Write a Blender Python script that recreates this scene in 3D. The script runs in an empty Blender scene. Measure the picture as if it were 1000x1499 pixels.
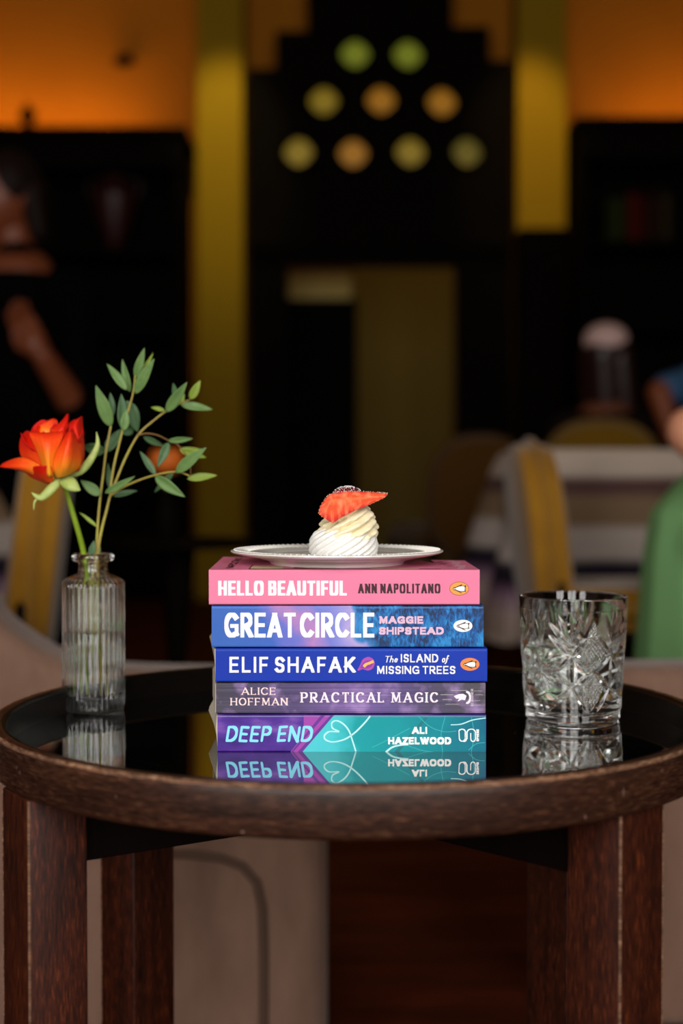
import bpy, bmesh, math, random
import numpy as np
from mathutils import Vector, Matrix, noise

random.seed(7)
PI = math.pi
scene = bpy.context.scene
COL = scene.collection

# ------------------------------------------------------------------ camera, world, lights, exposure
F = 50 / 36 * 1499            # focal length in pixels of the 1000x1499 frame
PITCH = math.atan((749.5 - 690) / F)
CAMZ = 0.701
cam_data = bpy.data.cameras.new('camera')
cam_data.lens = 50
cam_data.sensor_width = 36
cam_data.clip_start = 0.05
cam_data.dof.use_dof = True
cam_data.dof.focus_distance = 1.065
cam_data.dof.aperture_fstop = 3.3
cam = bpy.data.objects.new('camera', cam_data)
COL.objects.link(cam)
cam.location = (0, 0, CAMZ)
cam.rotation_euler = (PI / 2 - PITCH, 0, 0)
scene.camera = cam

vs = scene.view_settings
vs.view_transform = 'Standard'
vs.look = 'None'
vs.gamma = 1
vs.use_curve_mapping = False
vs.exposure = 0.0
cy = scene.cycles
cy.max_bounces = 20
cy.transmission_bounces = 18
cy.glossy_bounces = 8
cy.diffuse_bounces = 3
cy.transparent_max_bounces = 12
cy.sample_clamp_indirect = 6
cy.use_denoising = True

world = bpy.data.worlds.new('world')
scene.world = world
world.use_nodes = True
world.node_tree.nodes['Background'].inputs[0].default_value = (0.75, 0.85, 1.0, 1)
world.node_tree.nodes['Background'].inputs[1].default_value = 0.5

WIN_W = 62        # daylight through each tall window behind the camera
COVE_W = 15       # warm strip lamps on top of the bookcases
def area(name, loc, rot, sx, sy, power, color):
    d = bpy.data.lights.new(name, 'AREA')
    d.shape = 'RECTANGLE'; d.size = sx; d.size_y = sy; d.energy = power; d.color = color
    o = bpy.data.objects.new(name, d); COL.objects.link(o)
    o.location = loc; o.rotation_euler = rot
    return o
WINX = (-1.55, -0.1, 1.35)
for wx in WINX:
    area('daylight', (wx, -1.66, 1.75), (PI / 2, 0, 0), 0.95, 2.3, WIN_W, (1.0, 0.97, 0.93))
area('cove_lamp', (-2.6, 7.62, 2.62), (PI - 0.45, 0, 0), 3.0, 0.06, COVE_W, (1.0, 0.50, 0.10))
area('cove_lamp', (2.75, 7.62, 2.66), (PI - 0.45, 0, 0), 2.6, 0.06, COVE_W * 0.62, (1.0, 0.50, 0.10))
def spot(name, loc, target, power, color, size=0.5, blend=0.8):
    d = bpy.data.lights.new(name, 'SPOT'); d.energy = power; d.color = color
    d.spot_size = size; d.spot_blend = blend; d.shadow_soft_size = 0.04
    o = bpy.data.objects.new(name, d); COL.objects.link(o); o.location = loc
    v = Vector(target) - Vector(loc)
    o.rotation_euler = v.to_track_quat('-Z', 'Y').to_euler()
spot('downlight', (-0.62, 6.7, 3.9), (-0.62, 7.75, 2.3), 130, (1.0, 0.84, 0.30), 0.5)
spot('downlight', (1.0, 6.7, 3.9), (1.0, 7.75, 2.3), 120, (1.0, 0.72, 0.22), 0.5)

# ------------------------------------------------------------------ helpers
def P(px, py, Y):
    """world point seen at pixel (px, py) at depth Y"""
    cx = (px - 500) / F; cyy = (749.5 - py) / F
    c, s = math.cos(PITCH), math.sin(PITCH)
    d = Vector((cx, c + cyy * s, -s + cyy * c))
    return Vector((0, 0, CAMZ)) + d * (Y / d.y)

def lin(c):
    c = [x / 255 for x in c[:3]]
    return tuple(x / 12.92 if x <= 0.04045 else ((x + 0.055) / 1.055) ** 2.4 for x in c) + (1,)

MATS = {}
def pm(name, rgb, rough=0.5, spec=0.5, metal=0.0, trans=0.0, ior=1.5, noise_amt=0.0, noise_scale=40.0, bump=0.0,
       bump_scale=200.0, sheen=0.0, sss=0.0, coat=0.0, rgb2=None, stretch=(1, 1, 1), emit=None, emit_s=0.0):
    if name in MATS: return MATS[name]
    m = bpy.data.materials.new(name); m.use_nodes = True
    nt = m.node_tree; b = nt.nodes['Principled BSDF']
    b.inputs['Base Color'].default_value = lin(rgb)
    b.inputs['Roughness'].default_value = rough
    b.inputs['Specular IOR Level'].default_value = spec
    b.inputs['Metallic'].default_value = metal
    b.inputs['Transmission Weight'].default_value = trans
    b.inputs['IOR'].default_value = ior
    b.inputs['Sheen Weight'].default_value = sheen
    b.inputs['Coat Weight'].default_value = coat
    if sss:
        b.inputs['Subsurface Weight'].default_value = sss
        b.inputs['Subsurface Radius'].default_value = (0.006, 0.004, 0.003)
        b.inputs['Subsurface Scale'].default_value = 1.0
    if emit:
        b.inputs['Emission Color'].default_value = lin(emit); b.inputs['Emission Strength'].default_value = emit_s
    if noise_amt or rgb2 or bump:
        tc = nt.nodes.new('ShaderNodeTexCoord'); mp = nt.nodes.new('ShaderNodeMapping')
        mp.inputs['Scale'].default_value = stretch
        nt.links.new(tc.outputs['Object'], mp.inputs['Vector'])
    if noise_amt or rgb2:
        n = nt.nodes.new('ShaderNodeTexNoise'); n.inputs['Scale'].default_value = noise_scale
        n.inputs['Detail'].default_value = 6; n.inputs['Roughness'].default_value = 0.65
        nt.links.new(mp.outputs[0], n.inputs['Vector'])
        r = nt.nodes.new('ShaderNodeValToRGB')
        c1 = lin(rgb); c2 = lin(rgb2) if rgb2 else tuple(x * (1 - noise_amt) for x in c1[:3]) + (1,)
        r.color_ramp.elements[0].position = 0.32; r.color_ramp.elements[1].position = 0.68
        r.color_ramp.elements[0].color = c2; r.color_ramp.elements[1].color = c1
        nt.links.new(n.outputs['Fac'], r.inputs[0]); nt.links.new(r.outputs[0], b.inputs['Base Color'])
    if bump:
        n2 = nt.nodes.new('ShaderNodeTexNoise'); n2.inputs['Scale'].default_value = bump_scale
        n2.inputs['Detail'].default_value = 4
        nt.links.new(mp.outputs[0], n2.inputs['Vector'])
        bp = nt.nodes.new('ShaderNodeBump'); bp.inputs['Strength'].default_value = bump
        bp.inputs['Distance'].default_value = 0.002
        nt.links.new(n2.outputs['Fac'], bp.inputs['Height']); nt.links.new(bp.outputs[0], b.inputs['Normal'])
    MATS[name] = m
    return m

ORG = {}
class MB:
    """collects geometry in world coordinates, linked as ONE mesh object"""
    def __init__(s): s.v = []; s.f = []; s.uv = None
    def add(s, vs_, fs):
        o = len(s.v); s.v += [tuple(p) for p in vs_]; s.f += [tuple(i + o for i in f) for f in fs]; return s
    def box(s, a, b, M=None, bev=0.0):
        bm = bmesh.new(); bmesh.ops.create_cube(bm, size=1)
        c = [(a[i] + b[i]) / 2 for i in range(3)]; d = [abs(b[i] - a[i]) for i in range(3)]
        for v in bm.verts: v.co = Vector((v.co[i] * d[i] + c[i] for i in range(3)))
        if bev: bmesh.ops.bevel(bm, geom=bm.edges[:] , offset=min(bev, min(d) * .45), segments=2, affect='EDGES', profile=0.6)
        s.bm(bm, M); return s
    def bm(s, bm, M=None):
        bm.verts.ensure_lookup_table(); bm.verts.index_update()
        s.add([(M @ v.co) if M else v.co.copy() for v in bm.verts], [[v.index for v in f.verts] for f in bm.faces]); bm.free()
        return s
    def lathe(s, prof, seg=48, c=(0, 0, 0), fn=None):
        n = len(prof); vs_ = []
        for i in range(seg):
            a = 2 * PI * i / seg
            for j, (r, z) in enumerate(prof):
                rr = fn(a, r, z) if fn else r
                vs_.append((c[0] + rr * math.cos(a), c[1] + rr * math.sin(a), c[2] + z))
        fs = []
        for i in range(seg):
            k = (i + 1) % seg
            for j in range(n - 1):
                q = [i * n + j, k * n + j, k * n + j + 1, i * n + j + 1]
                fs.append(q)
        bm = bmesh.new()
        bv = [bm.verts.new(p) for p in vs_]
        for q in fs:
            try: bm.faces.new([bv[t] for t in q])
            except ValueError: pass
        bmesh.ops.remove_doubles(bm, verts=bm.verts, dist=1e-6)
        s.bm(bm); return s
    def tube(s, pts, rad, seg=10, caps=True):
        pts = [Vector(p) for p in pts]; n = len(pts)
        rads = rad if isinstance(rad, (list, tuple)) else [rad] * n
        up = Vector((0.12, 0.97, 0.2)).normalized(); vs_ = []
        for i, p in enumerate(pts):
            t = (pts[min(i + 1, n - 1)] - pts[max(i - 1, 0)]).normalized()
            a = t.cross(up)
            if a.length < 1e-4: a = t.cross(Vector((1, 0, 0)))
            a.normalize(); b = t.cross(a)
            for k in range(seg):
                an = 2 * PI * k / seg
                vs_.append(p + (a * math.cos(an) + b * math.sin(an)) * rads[i])
        fs = [(i * seg + k, i * seg + (k + 1) % seg, (i + 1) * seg + (k + 1) % seg, (i + 1) * seg + k) for i in range(n - 1) for k in range(seg)]
        if caps: fs += [tuple(range(seg))[::-1], tuple((n - 1) * seg + k for k in range(seg))]
        s.add(vs_, fs); return s
    def ball(s, c, r, seg=16, sc=(1, 1, 1), M=None):
        bm = bmesh.new(); bmesh.ops.create_uvsphere(bm, u_segments=seg, v_segments=max(6, seg // 2), radius=1)
        for v in bm.verts: v.co = Vector((v.co[i] * r * sc[i] for i in range(3)))
        for v in bm.verts: v.co = (M @ v.co if M else v.co) + Vector(c)
        s.bm(bm); return s
    def capsule(s, a, ra, b, rb, seg=14):
        a = Vector(a); b = Vector(b); d = (b - a); L = d.length
        if L < 1e-5: return s.ball(a, ra, seg)
        pts = []; rr = []
        dn = d / L
        for t in (-1, -.86, -.5, 0): pts.append(a + dn * ra * t); rr.append(max(ra * math.sqrt(max(0, 1 - t * t)), ra * .05))
        for t in (0, .5, .86, 1): pts.append(b + dn * rb * t); rr.append(max(rb * math.sqrt(max(0, 1 - t * t)), rb * .05))
        return s.tube(pts, rr, seg)
    def prism(s, poly, fwd):
        """poly: world points (planar ring); fwd: vector of extrusion"""
        n = len(poly); fwd = Vector(fwd)
        v2 = [Vector(p) for p in poly] + [Vector(p) + fwd for p in poly]
        fs = [tuple(range(n)), tuple(range(2 * n - 1, n - 1, -1))] + [(i, i + n, (i + 1) % n + n, (i + 1) % n) for i in range(n)]
        s.add(v2, fs); return s
    def build(s, name, mat, parent=None, smooth=True, origin=None, uv=None, angle=0.6):
        o0 = Vector(origin) if origin is not None else (ORG[parent.name] if parent else Vector((0, 0, 0)))
        me = bpy.data.meshes.new(name)
        me.from_pydata([Vector(p) - o0 for p in s.v], [], s.f)
        bm = bmesh.new(); bm.from_mesh(me)
        bmesh.ops.recalc_face_normals(bm, faces=bm.faces); bm.to_mesh(me); bm.free()
        ob = bpy.data.objects.new(name, me); COL.objects.link(ob)
        if mat: me.materials.append(mat)
        if uv:
            l = me.uv_layers.new(name='UVMap')
            for lp in me.loops: l.data[lp.index].uv = uv(Vector(me.vertices[lp.vertex_index].co) + o0)
        if smooth:
            me.shade_smooth()
            me.set_sharp_from_angle(angle=angle)
        if parent: ob.parent = parent
        else: ob.location = o0
        ORG[ob.name] = o0
        return ob

def thing(name, loc, label, cat, group=None):
    o = bpy.data.objects.new(name, None); COL.objects.link(o); o.location = loc
    o.empty_display_size = 0.05
    ORG[o.name] = Vector(loc)
    return tag(o, label, cat, group)
def tag(o, label=None, cat=None, group=None, kind=None):
    if label: o['label'] = label
    if cat: o['category'] = cat
    if group: o['group'] = group
    if kind: o['kind'] = kind
    return o
def struct(o): o['kind'] = 'structure'; return o
def copy_tree(o, parent=None):
    c = o.copy(); COL.objects.link(c)
    if parent: c.parent = parent
    for ch in list(o.children): copy_tree(ch, c)
    return c
def smoothmod(o, lv=1):
    m = o.modifiers.new('sub', 'SUBSURF'); m.levels = lv; m.render_levels = lv
def nodes_of(m): return m.node_tree.nodes, m.node_tree.links, m.node_tree.nodes['Principled BSDF']
def solid(o, t, off=0):
    m = o.modifiers.new('thick', 'SOLIDIFY'); m.thickness = t; m.offset = off

def spline(pts, n=10):
    out = []; p = [Vector(q) for q in pts]
    for i in range(len(p) - 1):
        a, b_, c, d = p[max(i - 1, 0)], p[i], p[i + 1], p[min(i + 2, len(p) - 1)]
        for j in range(n):
            t = j / n
            out.append(tuple(.5 * ((2 * b_) + (c - a) * t + (2 * a - 5 * b_ + 4 * c - d) * t * t + (3 * b_ - a - 3 * c + d) * t ** 3)))
    out.append(tuple(p[-1])); return out

# wood: dark walnut stain with grain along u (uses UVs in metres)
def wood(name, c_dark, c_mid, c_lite, su, sv, rough=0.38, bump=0.25):
    m = bpy.data.materials.new(name); m.use_nodes = True; N, L, b = nodes_of(m)
    uv = N.new('ShaderNodeUVMap'); mp = N.new('ShaderNodeMapping'); mp.inputs['Scale'].default_value = (su, sv, 1)
    L.new(uv.outputs[0], mp.inputs[0])
    n = N.new('ShaderNodeTexNoise'); n.inputs['Scale'].default_value = 1; n.inputs['Detail'].default_value = 9; n.inputs['Roughness'].default_value = 0.7
    L.new(mp.outputs[0], n.inputs['Vector'])
    r = N.new('ShaderNodeValToRGB'); e = r.color_ramp.elements
    e[0].position = 0.36; e[0].color = lin(c_dark); e[1].position = 0.72; e[1].color = lin(c_lite)
    k = e.new(0.53); k.color = lin(c_mid)
    L.new(n.outputs['Fac'], r.inputs[0])
    mp2 = N.new('ShaderNodeMapping'); mp2.inputs['Scale'].default_value = (su * .12, sv * .16, 1); mp2.inputs['Location'].default_value = (3.1, 1.7, 0)
    L.new(uv.outputs[0], mp2.inputs[0])
    n2 = N.new('ShaderNodeTexNoise'); n2.inputs['Scale'].default_value = 1; n2.inputs['Detail'].default_value = 3
    L.new(mp2.outputs[0], n2.inputs['Vector'])
    r2 = N.new('ShaderNodeValToRGB'); r2.color_ramp.elements[0].position = 0.3; r2.color_ramp.elements[1].position = 0.7
    r2.color_ramp.elements[0].color = (0.45, 0.42, 0.42, 1); r2.color_ramp.elements[1].color = (1.25, 1.15, 1.05, 1)
    L.new(n2.outputs['Fac'], r2.inputs[0])
    mx = N.new('ShaderNodeMix'); mx.data_type = 'RGBA'; mx.blend_type = 'MULTIPLY'; mx.inputs[0].default_value = 1
    L.new(r.outputs[0], mx.inputs[6]); L.new(r2.outputs[0], mx.inputs[7]); L.new(mx.outputs[2], b.inputs['Base Color'])
    b.inputs['Roughness'].default_value = rough; b.inputs['Specular IOR Level'].default_value = .32
    bp = N.new('ShaderNodeBump'); bp.inputs['Strength'].default_value = bump; bp.inputs['Distance'].default_value = 0.0006
    L.new(n.outputs['Fac'], bp.inputs['Height']); L.new(bp.outputs[0], b.inputs['Normal'])
    return m

M_RIM = wood('walnut_rim', (20, 9, 6), (56, 33, 23), (112, 79, 58), 90, 900)
M_LEG = wood('walnut_leg', (16, 4, 2), (58, 22, 9), (126, 63, 26), 1100, 70, rough=.46)
M_DARKWOOD = pm('dark_stained_wood', (15, 7, 5), rough=0.6, spec=0.06, rgb2=(9, 4, 3), noise_scale=20, stretch=(1, 1, .1))
M_BLACKWOOD = pm('black_brown_panelling', (9, 5, 3), rough=0.7, spec=0.03)
M_TAUPE = pm('taupe_upholstery', (138, 107, 91), rough=0.85, spec=0.08, rgb2=(108, 82, 68), noise_scale=9, stretch=(1, 1, .35), bump=.3, bump_scale=500, sheen=.2)
M_TAUPE_DK = pm('taupe_piping', (84, 64, 52), rough=0.85, spec=0.15)
M_MUSTARD = pm('mustard_velvet', (150, 104, 14), rough=0.8, spec=0.2, sheen=.25, rgb2=(132, 88, 8), noise_scale=8)
M_WHITEPAINT = pm('white_frame_paint', (225, 222, 214), rough=0.5)

# ------------------------------------------------------------------ the room
XL, XR, YF, YB, ZC = -4.2, 4.2, -1.58, 8.0, 4.1
mf = pm('mahogany_floor', (96, 40, 18), rough=0.6, spec=0.08, rgb2=(56, 20, 9), noise_scale=3, stretch=(.6, 5, 1))
struct(MB().box((XL, YF, -.1), (XR, 10.2, 0)).build('floor', mf, smooth=False))
struct(MB().box((XL, YF, ZC), (XR, 10.2, ZC + .1)).build('ceiling', pm('ceiling_paint', (150, 130, 96), rough=.9), smooth=False))
M_OCHRE = pm('amber_wall_paint', (168, 104, 24), rough=0.85, spec=.1, rgb2=(158, 96, 20), noise_scale=1.5)
M_SIDE = pm('warm_grey_wall_paint', (118, 106, 92), rough=.9, spec=.1)
struct(MB().box((XL - .1, YF, 0), (XL, 10.2, ZC)).build('wall_left', M_SIDE, smooth=False))
struct(MB().box((XR, YF, 0), (XR + .1, 10.2, ZC)).build('wall_right', M_SIDE, smooth=False))
YD = 7.7          # plane of the carved dark wood door surround
dl, dr = P(420, 385, YD).x, P(668, 385, YD).x
dz = P(500, 385, YD).z
struct(MB().box((XL, YB, 0), (dl - .02, YB + .12, ZC)).box((dr + .02, YB, 0), (XR, YB + .12, ZC)).box((dl - .02, YB, dz + .03), (dr + .02, YB + .12, ZC)).build('wall_back', M_OCHRE, smooth=False))
struct(MB().box((XL, 10.1, 0), (XR, 10.2, ZC)).build('wall_corridor', pm('olive_wall_paint', (120, 100, 48), rough=.9, spec=.1), smooth=False))
# wall behind the camera, with three tall windows
wb = MB(); xs = [XL]
for wx in WINX: xs += [wx - .5, wx + .5]
xs.append(XR)
for i in range(0, len(xs), 2): wb.box((xs[i], YF - .1, 0), (xs[i + 1], YF, ZC))
for wx in WINX: wb.box((wx - .5, YF - .1, 0), (wx + .5, YF, .58)); wb.box((wx - .5, YF - .1, 2.92), (wx + .5, YF, ZC))
struct(wb.build('wall_front', pm('cream_wall_paint', (190, 172, 140), rough=.9), smooth=False))
for i, wx in enumerate(WINX):
    w = MB()
    for a, b in (((wx - .5, .58), (wx - .45, 2.92)), ((wx + .45, .58), (wx + .5, 2.92)), ((wx - .45, .58), (wx + .45, .64)), ((wx - .45, 2.86), (wx + .45, 2.92)),
                 ((wx - .025, .64), (wx + .025, 2.86)), ((wx - .45, 2.1), (wx + .45, 2.15))):
        w.box((a[0], YF - .07, a[1]), (b[0], YF - .02, b[1]))
    struct(w.build('window_%d' % (i + 1), M_WHITEPAINT, smooth=False))
# ------------------------------------------------------------------ pilasters, door surround, bookcases (far background)
M_OLIVE = pm('olive_yellow_paint', (142, 110, 15), rough=0.75, spec=.1)
def pilaster(px0, px1, label):
    x0, x1 = P(px0, 300, YD).x, P(px1, 300, YD).x
    t = thing('pilaster', ((x0 + x1) / 2, YD + .15, 0), label, 'column')
    MB().box((x0 - .012, YD - .02, 0), (x1 + .012, YB, .28), bev=.015).build('plinth', M_OLIVE, t)
    s = MB().box((x0, YD, .28), (x1, YB, 3.78), bev=.012)
    s.build('shaft', M_OLIVE, t)
    MB().box((x0 - .01, YD - .03, 3.78), (x1 + .01, YB, 3.86), bev=.01).box((x0 - .02, YD - .06, 3.86), (x1 + .02, YB, ZC), bev=.015).build('capital', M_OLIVE, t)
pilaster(288, 356, 'olive yellow column left of the dark carved door surround')
pilaster(757, 829, 'olive yellow column right of the dark carved door surround')

def curve_slab(name, loops, Y, depth, mat, parent):
    cu = bpy.data.curves.new(name, 'CURVE'); cu.dimensions = '2D'; cu.fill_mode = 'BOTH'; cu.extrude = depth / 2
    for lp in loops:
        sp = cu.splines.new('POLY'); sp.points.add(len(lp) - 1); sp.use_cyclic_u = True
        for p, (x, z) in zip(sp.points, lp): p.co = (x, z, 0, 1)
    tmp = bpy.data.objects.new('tmp', cu); COL.objects.link(tmp)
    dg = bpy.context.evaluated_depsgraph_get()
    me = bpy.data.meshes.new_from_object(tmp.evaluated_get(dg))
    mb = MB(); mb.add([(v.co.x, Y + depth / 2 - v.co.z, v.co.y) for v in me.vertices], [tuple(p.vertices) for p in me.polygons])
    bpy.data.objects.remove(tmp); bpy.data.curves.remove(cu); bpy.data.meshes.remove(me)
    return mb.build(name, mat, parent, smooth=False)
def X(px): return P(px, 400, YD).x
def Z(py): return P(500, py, YD).z
sur = thing('door_surround', (X(545), YD, 0), 'tall dark carved wooden door surround with stepped top and round pierced openings', 'door surround')
outer = [(X(363), 0), (X(363), Z(100)), (X(404), Z(100)), (X(404), Z(45)), (X(450), Z(45)), (X(450), 3.9), (X(662), 3.9), (X(662), Z(38)), (X(716), Z(38)),
         (X(716), Z(88)), (X(748), Z(88)), (X(748), 0), (dr, 0), (dr, dz), (dl, dz), (dl, 0)]
holes = [(520, 77, 'g'), (597, 78, 'g'), (474, 146, 'y'), (558, 145, 'o'), (647, 148, 'o'), (437, 221, 'y'), (517, 223, 'o'), (601, 221, 'y'), (684, 221, 'd')]
loops = [outer]; cols = {'g': (126, 134, 30), 'y': (146, 120, 16), 'o': (170, 112, 12), 'd': (108, 94, 14)}
for hx, hy, k in holes:
    cx, cz = X(hx), Z(hy)
    loops.append([(cx + r * math.cos(a), cz + r * math.sin(a)) for i in range(40) for a in [2 * PI * i / 40] for r in [.074 * (1 + .035 * math.cos(4 * a))]])
curve_slab('carved_panel', loops, YD, .06, M_BLACKWOOD, sur)
for hx, hy, k in holes:
    cx, cz = X(hx), Z(hy)
    bm = bmesh.new(); bmesh.ops.create_cone(bm, cap_ends=True, segments=24, radius1=.105, radius2=.105, depth=.008, matrix=Matrix.Translation((cx, YD + .075, cz)) @ Matrix.Rotation(PI / 2, 4, 'X'))
    MB().bm(bm).build('lit_glass_roundel', pm('lit_roundel_' + {'g': 'green', 'y': 'olive', 'o': 'amber', 'd': 'dim'}[k], cols[k], rough=.3, emit=cols[k], emit_s=.42), sur)
mol = MB()
for hx, hy, k in holes:
    cx, cz = X(hx), Z(hy)
    mol.tube([(cx + .104 * math.cos(2 * PI * i / 28), YD - .004, cz + .104 * math.sin(2 * PI * i / 28)) for i in range(29)], .009, 6)
mol.build('ring_moulding', M_BLACKWOOD, sur)
MB().box((X(363), YD - .05, dz + .06), (X(748), YD, dz + .14), bev=.02).build('cornice', M_BLACKWOOD, sur)
# dark cabinet-like post beside the right column, rising to its middle
MB().box((X(752), YD - .26, 0), (X(817), YD - .06, Z(345)), bev=.01).build('dark_wooden_pier', M_BLACKWOOD, None, origin=(X(780), YD - .1, 0))
tag(bpy.data.objects['dark_wooden_pier'], 'black square wooden pier standing before the right yellow column', 'pier')
# inside the doorway
cab = thing('tall_cabinet', ((X(420) + X(524)) / 2, 8.7, 0), 'tall black cabinet standing inside the doorway on its left', 'cabinet')
def XX(px, Y): return P(px, 400, Y).x
def ZZ(py, Y): return P(500, py, Y).z
MB().box((XX(380, 8.5), 8.5, .08), (XX(523, 8.5), 8.95, ZZ(437, 8.5)), bev=.008).build('body', M_BLACKWOOD, cab)
MB().box((XX(384, 8.5), 8.48, .14), (XX(450, 8.5), 8.5, ZZ(442, 8.5))).build('door', M_BLACKWOOD, cab, smooth=False)
MB().box((XX(454, 8.5), 8.48, .14), (XX(520, 8.5), 8.5, ZZ(442, 8.5))).build('door', M_BLACKWOOD, cab, smooth=False)
MB().box((XX(386, 8.5), 8.54, 0), (XX(518, 8.5), 8.9, .08)).build('plinth', M_BLACKWOOD, cab, smooth=False)
bx = thing('beige_box', (XX(468, 8.55), 8.65, ZZ(437, 8.5)), 'long pale beige box lying on top of the tall black cabinet in the doorway', 'box')
MB().box((XX(424, 8.55), 8.52, ZZ(437, 8.5)), (XX(514, 8.55), 8.8, ZZ(398, 8.5)), bev=.006).build('carton', pm('beige_card', (196, 172, 96), rough=.8), bx)
MB().box((XX(422, 8.55), 8.515, ZZ(398, 8.5)), (XX(516, 8.55), 8.805, ZZ(392, 8.5)), bev=.004).build('lid', pm('beige_card', (196, 172, 96)), bx)
area('corridor_lamp', (.7, 9.0, 3.6), (0, 0, 0),   .4, .4, 9, (1, .80, .42))

# bookcases against the far wall
def bookcase(x0, x1, ztop, label, rows, cols_, name='bookcase'):
    t = thing(name, ((x0 + x1) / 2, 7.8, 0), label, 'bookcase')
    y0 = 7.45; th = .045
    for x in (x0, x1 - th): MB().box((x, y0, 0), (x + th, YB - .02, ztop - .05), bev=.004).build('side_panel', M_BLACKWOOD, t)
    MB().box((x0 + th, YB - .045, 0), (x1 - th, YB - .02, ztop - .05)).build('back_panel', M_BLACKWOOD, t, smooth=False)
    MB().box((x0 - .03, y0 - .04, ztop - .05), (x1 + .03, YB - .02, ztop), bev=.01).box((x0, y0 - .02, ztop - .22), (x1, y0, ztop - .05), bev=.005).build('cornice', M_BLACKWOOD, t)
    for k in range(rows):
        z = .12 + k * (ztop - .34) / rows
        MB().box((x0 + th, y0 + .01, z), (x1 - th, YB - .045, z + .03)).build('shelf', M_BLACKWOOD, t, smooth=False)
    for k in range(1, cols_):
        x = x0 + (x1 - x0) * k / cols_
        MB().box((x - .02, y0 + .005, .15), (x + .02, YB - .045, ztop - .22)).build('divider', M_BLACKWOOD, t, smooth=False)
    return t
ztL, ztR = ZZ(186, 7.45), ZZ(172, 7.45)
bookcase(-3.9, XX(279, 7.45) - .045, ztL, 'tall black bookcase below the glowing amber wall at the left', 5, 3)
bookcase(XX(834, 7.45) + .05, 3.9, ztR, 'tall black bookcase below the glowing amber wall at the right', 5, 3)
# books on the right bookcase, dim
rows_z = [.15 + k * (ztR - .34) / 5 for k in range(5)]
zb = min(rows_z, key=lambda z: abs(z - ZZ(372, 7.6)))
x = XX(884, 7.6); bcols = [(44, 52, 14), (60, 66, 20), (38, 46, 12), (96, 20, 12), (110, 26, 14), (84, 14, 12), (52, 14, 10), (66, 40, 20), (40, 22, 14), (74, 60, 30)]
bn = ['dark green', 'olive green', 'moss green', 'dim red', 'brighter red', 'crimson', 'maroon', 'tan', 'brown', 'ochre']
for i, c in enumerate(bcols):
    w = random.uniform(.028, .045); h = random.uniform(.22, .29)
    t = thing('book', (x + w / 2, 7.6, zb), '%s book in the dim row on the right bookcase, %s from the left' % (bn[i], ['first', 'second', 'third', 'fourth', 'fifth', 'sixth', 'seventh', 'eighth', 'ninth', 'tenth'][i]), 'book', 'dim books on the right bookcase')
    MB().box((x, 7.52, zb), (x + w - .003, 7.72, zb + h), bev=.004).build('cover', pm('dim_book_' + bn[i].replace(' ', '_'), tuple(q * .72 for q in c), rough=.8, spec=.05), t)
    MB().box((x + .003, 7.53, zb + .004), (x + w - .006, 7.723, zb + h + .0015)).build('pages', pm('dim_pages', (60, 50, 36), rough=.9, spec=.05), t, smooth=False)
    x += w
# a dim urn on the left bookcase
zl = min([.15 + k * (ztL - .34) / 5 for k in range(5)], key=lambda z: abs(z - ZZ(425, 7.6)))
u = thing('urn', (XX(168, 7.65), 7.65, zl), 'dim maroon urn on a shelf of the left bookcase', 'urn')
um = pm('maroon_glaze', (52, 14, 10), rough=.45)
MB().lathe([(0, 0), (.06, 0), (.065, .02), (.045, .05), (.1, .18), (.125, .3), (.1, .34), (.06, .37), (.055, .39), (.07, .405), (.062, .405), (.045, .38), (0, .38)], 32, (XX(168, 7.65), 7.65, zl)).build('body', um, u)
MB().tube([(XX(168, 7.65) + .055, 7.65, zl + .385), (XX(168, 7.65) + .14, 7.65, zl + .375), (XX(168, 7.65) + .13, 7.65, zl + .3)], .009, 8).build('handle', um, u)
MB().tube([(XX(168, 7.65) - .055, 7.65, zl + .385), (XX(168, 7.65) - .14, 7.65, zl + .375), (XX(168, 7.65) - .13, 7.65, zl + .3)], .009, 8).build('handle', um, u)
# small dark finial and wall light fixtures on the amber wall
fin = thing('finial', (XX(42, 7.6), 7.6, ztL), 'small black finial standing on the left bookcase top', 'finial')
MB().lathe([(0, 0), (.05, 0), (.05, .02), (.02, .04), (.045, .09), (.04, .12), (.012, .15), (0, .17)], 24, (XX(42, 7.6), 7.6, ztL)).build('turned_knob', M_BLACKWOOD, fin)
pl = thing('picture_light', (XX(182, 7.9), 7.9, ZZ(92, 7.9)), 'small dark round wall lamp on the amber wall at upper left', 'wall lamp')
MB().lathe([(0, 0), (.05, 0), (.06, .02), (.035, .05), (0, .055)], 24, (XX(182, 7.9), 7.93, ZZ(92, 7.9))).build('shade', M_DARKWOOD, pl)
MB().tube([(XX(182, 7.9), 7.93, ZZ(92, 7.9) + .03), (XX(182, 7.9), 8.0, ZZ(92, 7.9) + .03)], .012, 8).build('arm', M_DARKWOOD, pl)
for i, sx in enumerate((-2.6, 2.75)):
    t = thing('strip_lamp', (sx, 7.6, ztL if i == 0 else ztR), 'warm strip lamp lying on top of the %s bookcase' % ('left' if i == 0 else 'right'), 'lamp')
    L_ = 1.5 if i == 0 else 1.3; zt = ztL if i == 0 else ztR
    MB().box((sx - L_, 7.69, zt), (sx + L_, 7.75, zt + .02), bev=.004).build('lamp_body', M_DARKWOOD, t)
# lamps follow the bookcase tops
for o in [o for o in COL.objects if o.type == 'LIGHT' and o.name.startswith('cove_lamp')]:
    o.location.z = (ztL if o.location.x < 0 else ztR) + .03; o.location.y = 7.72

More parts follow.
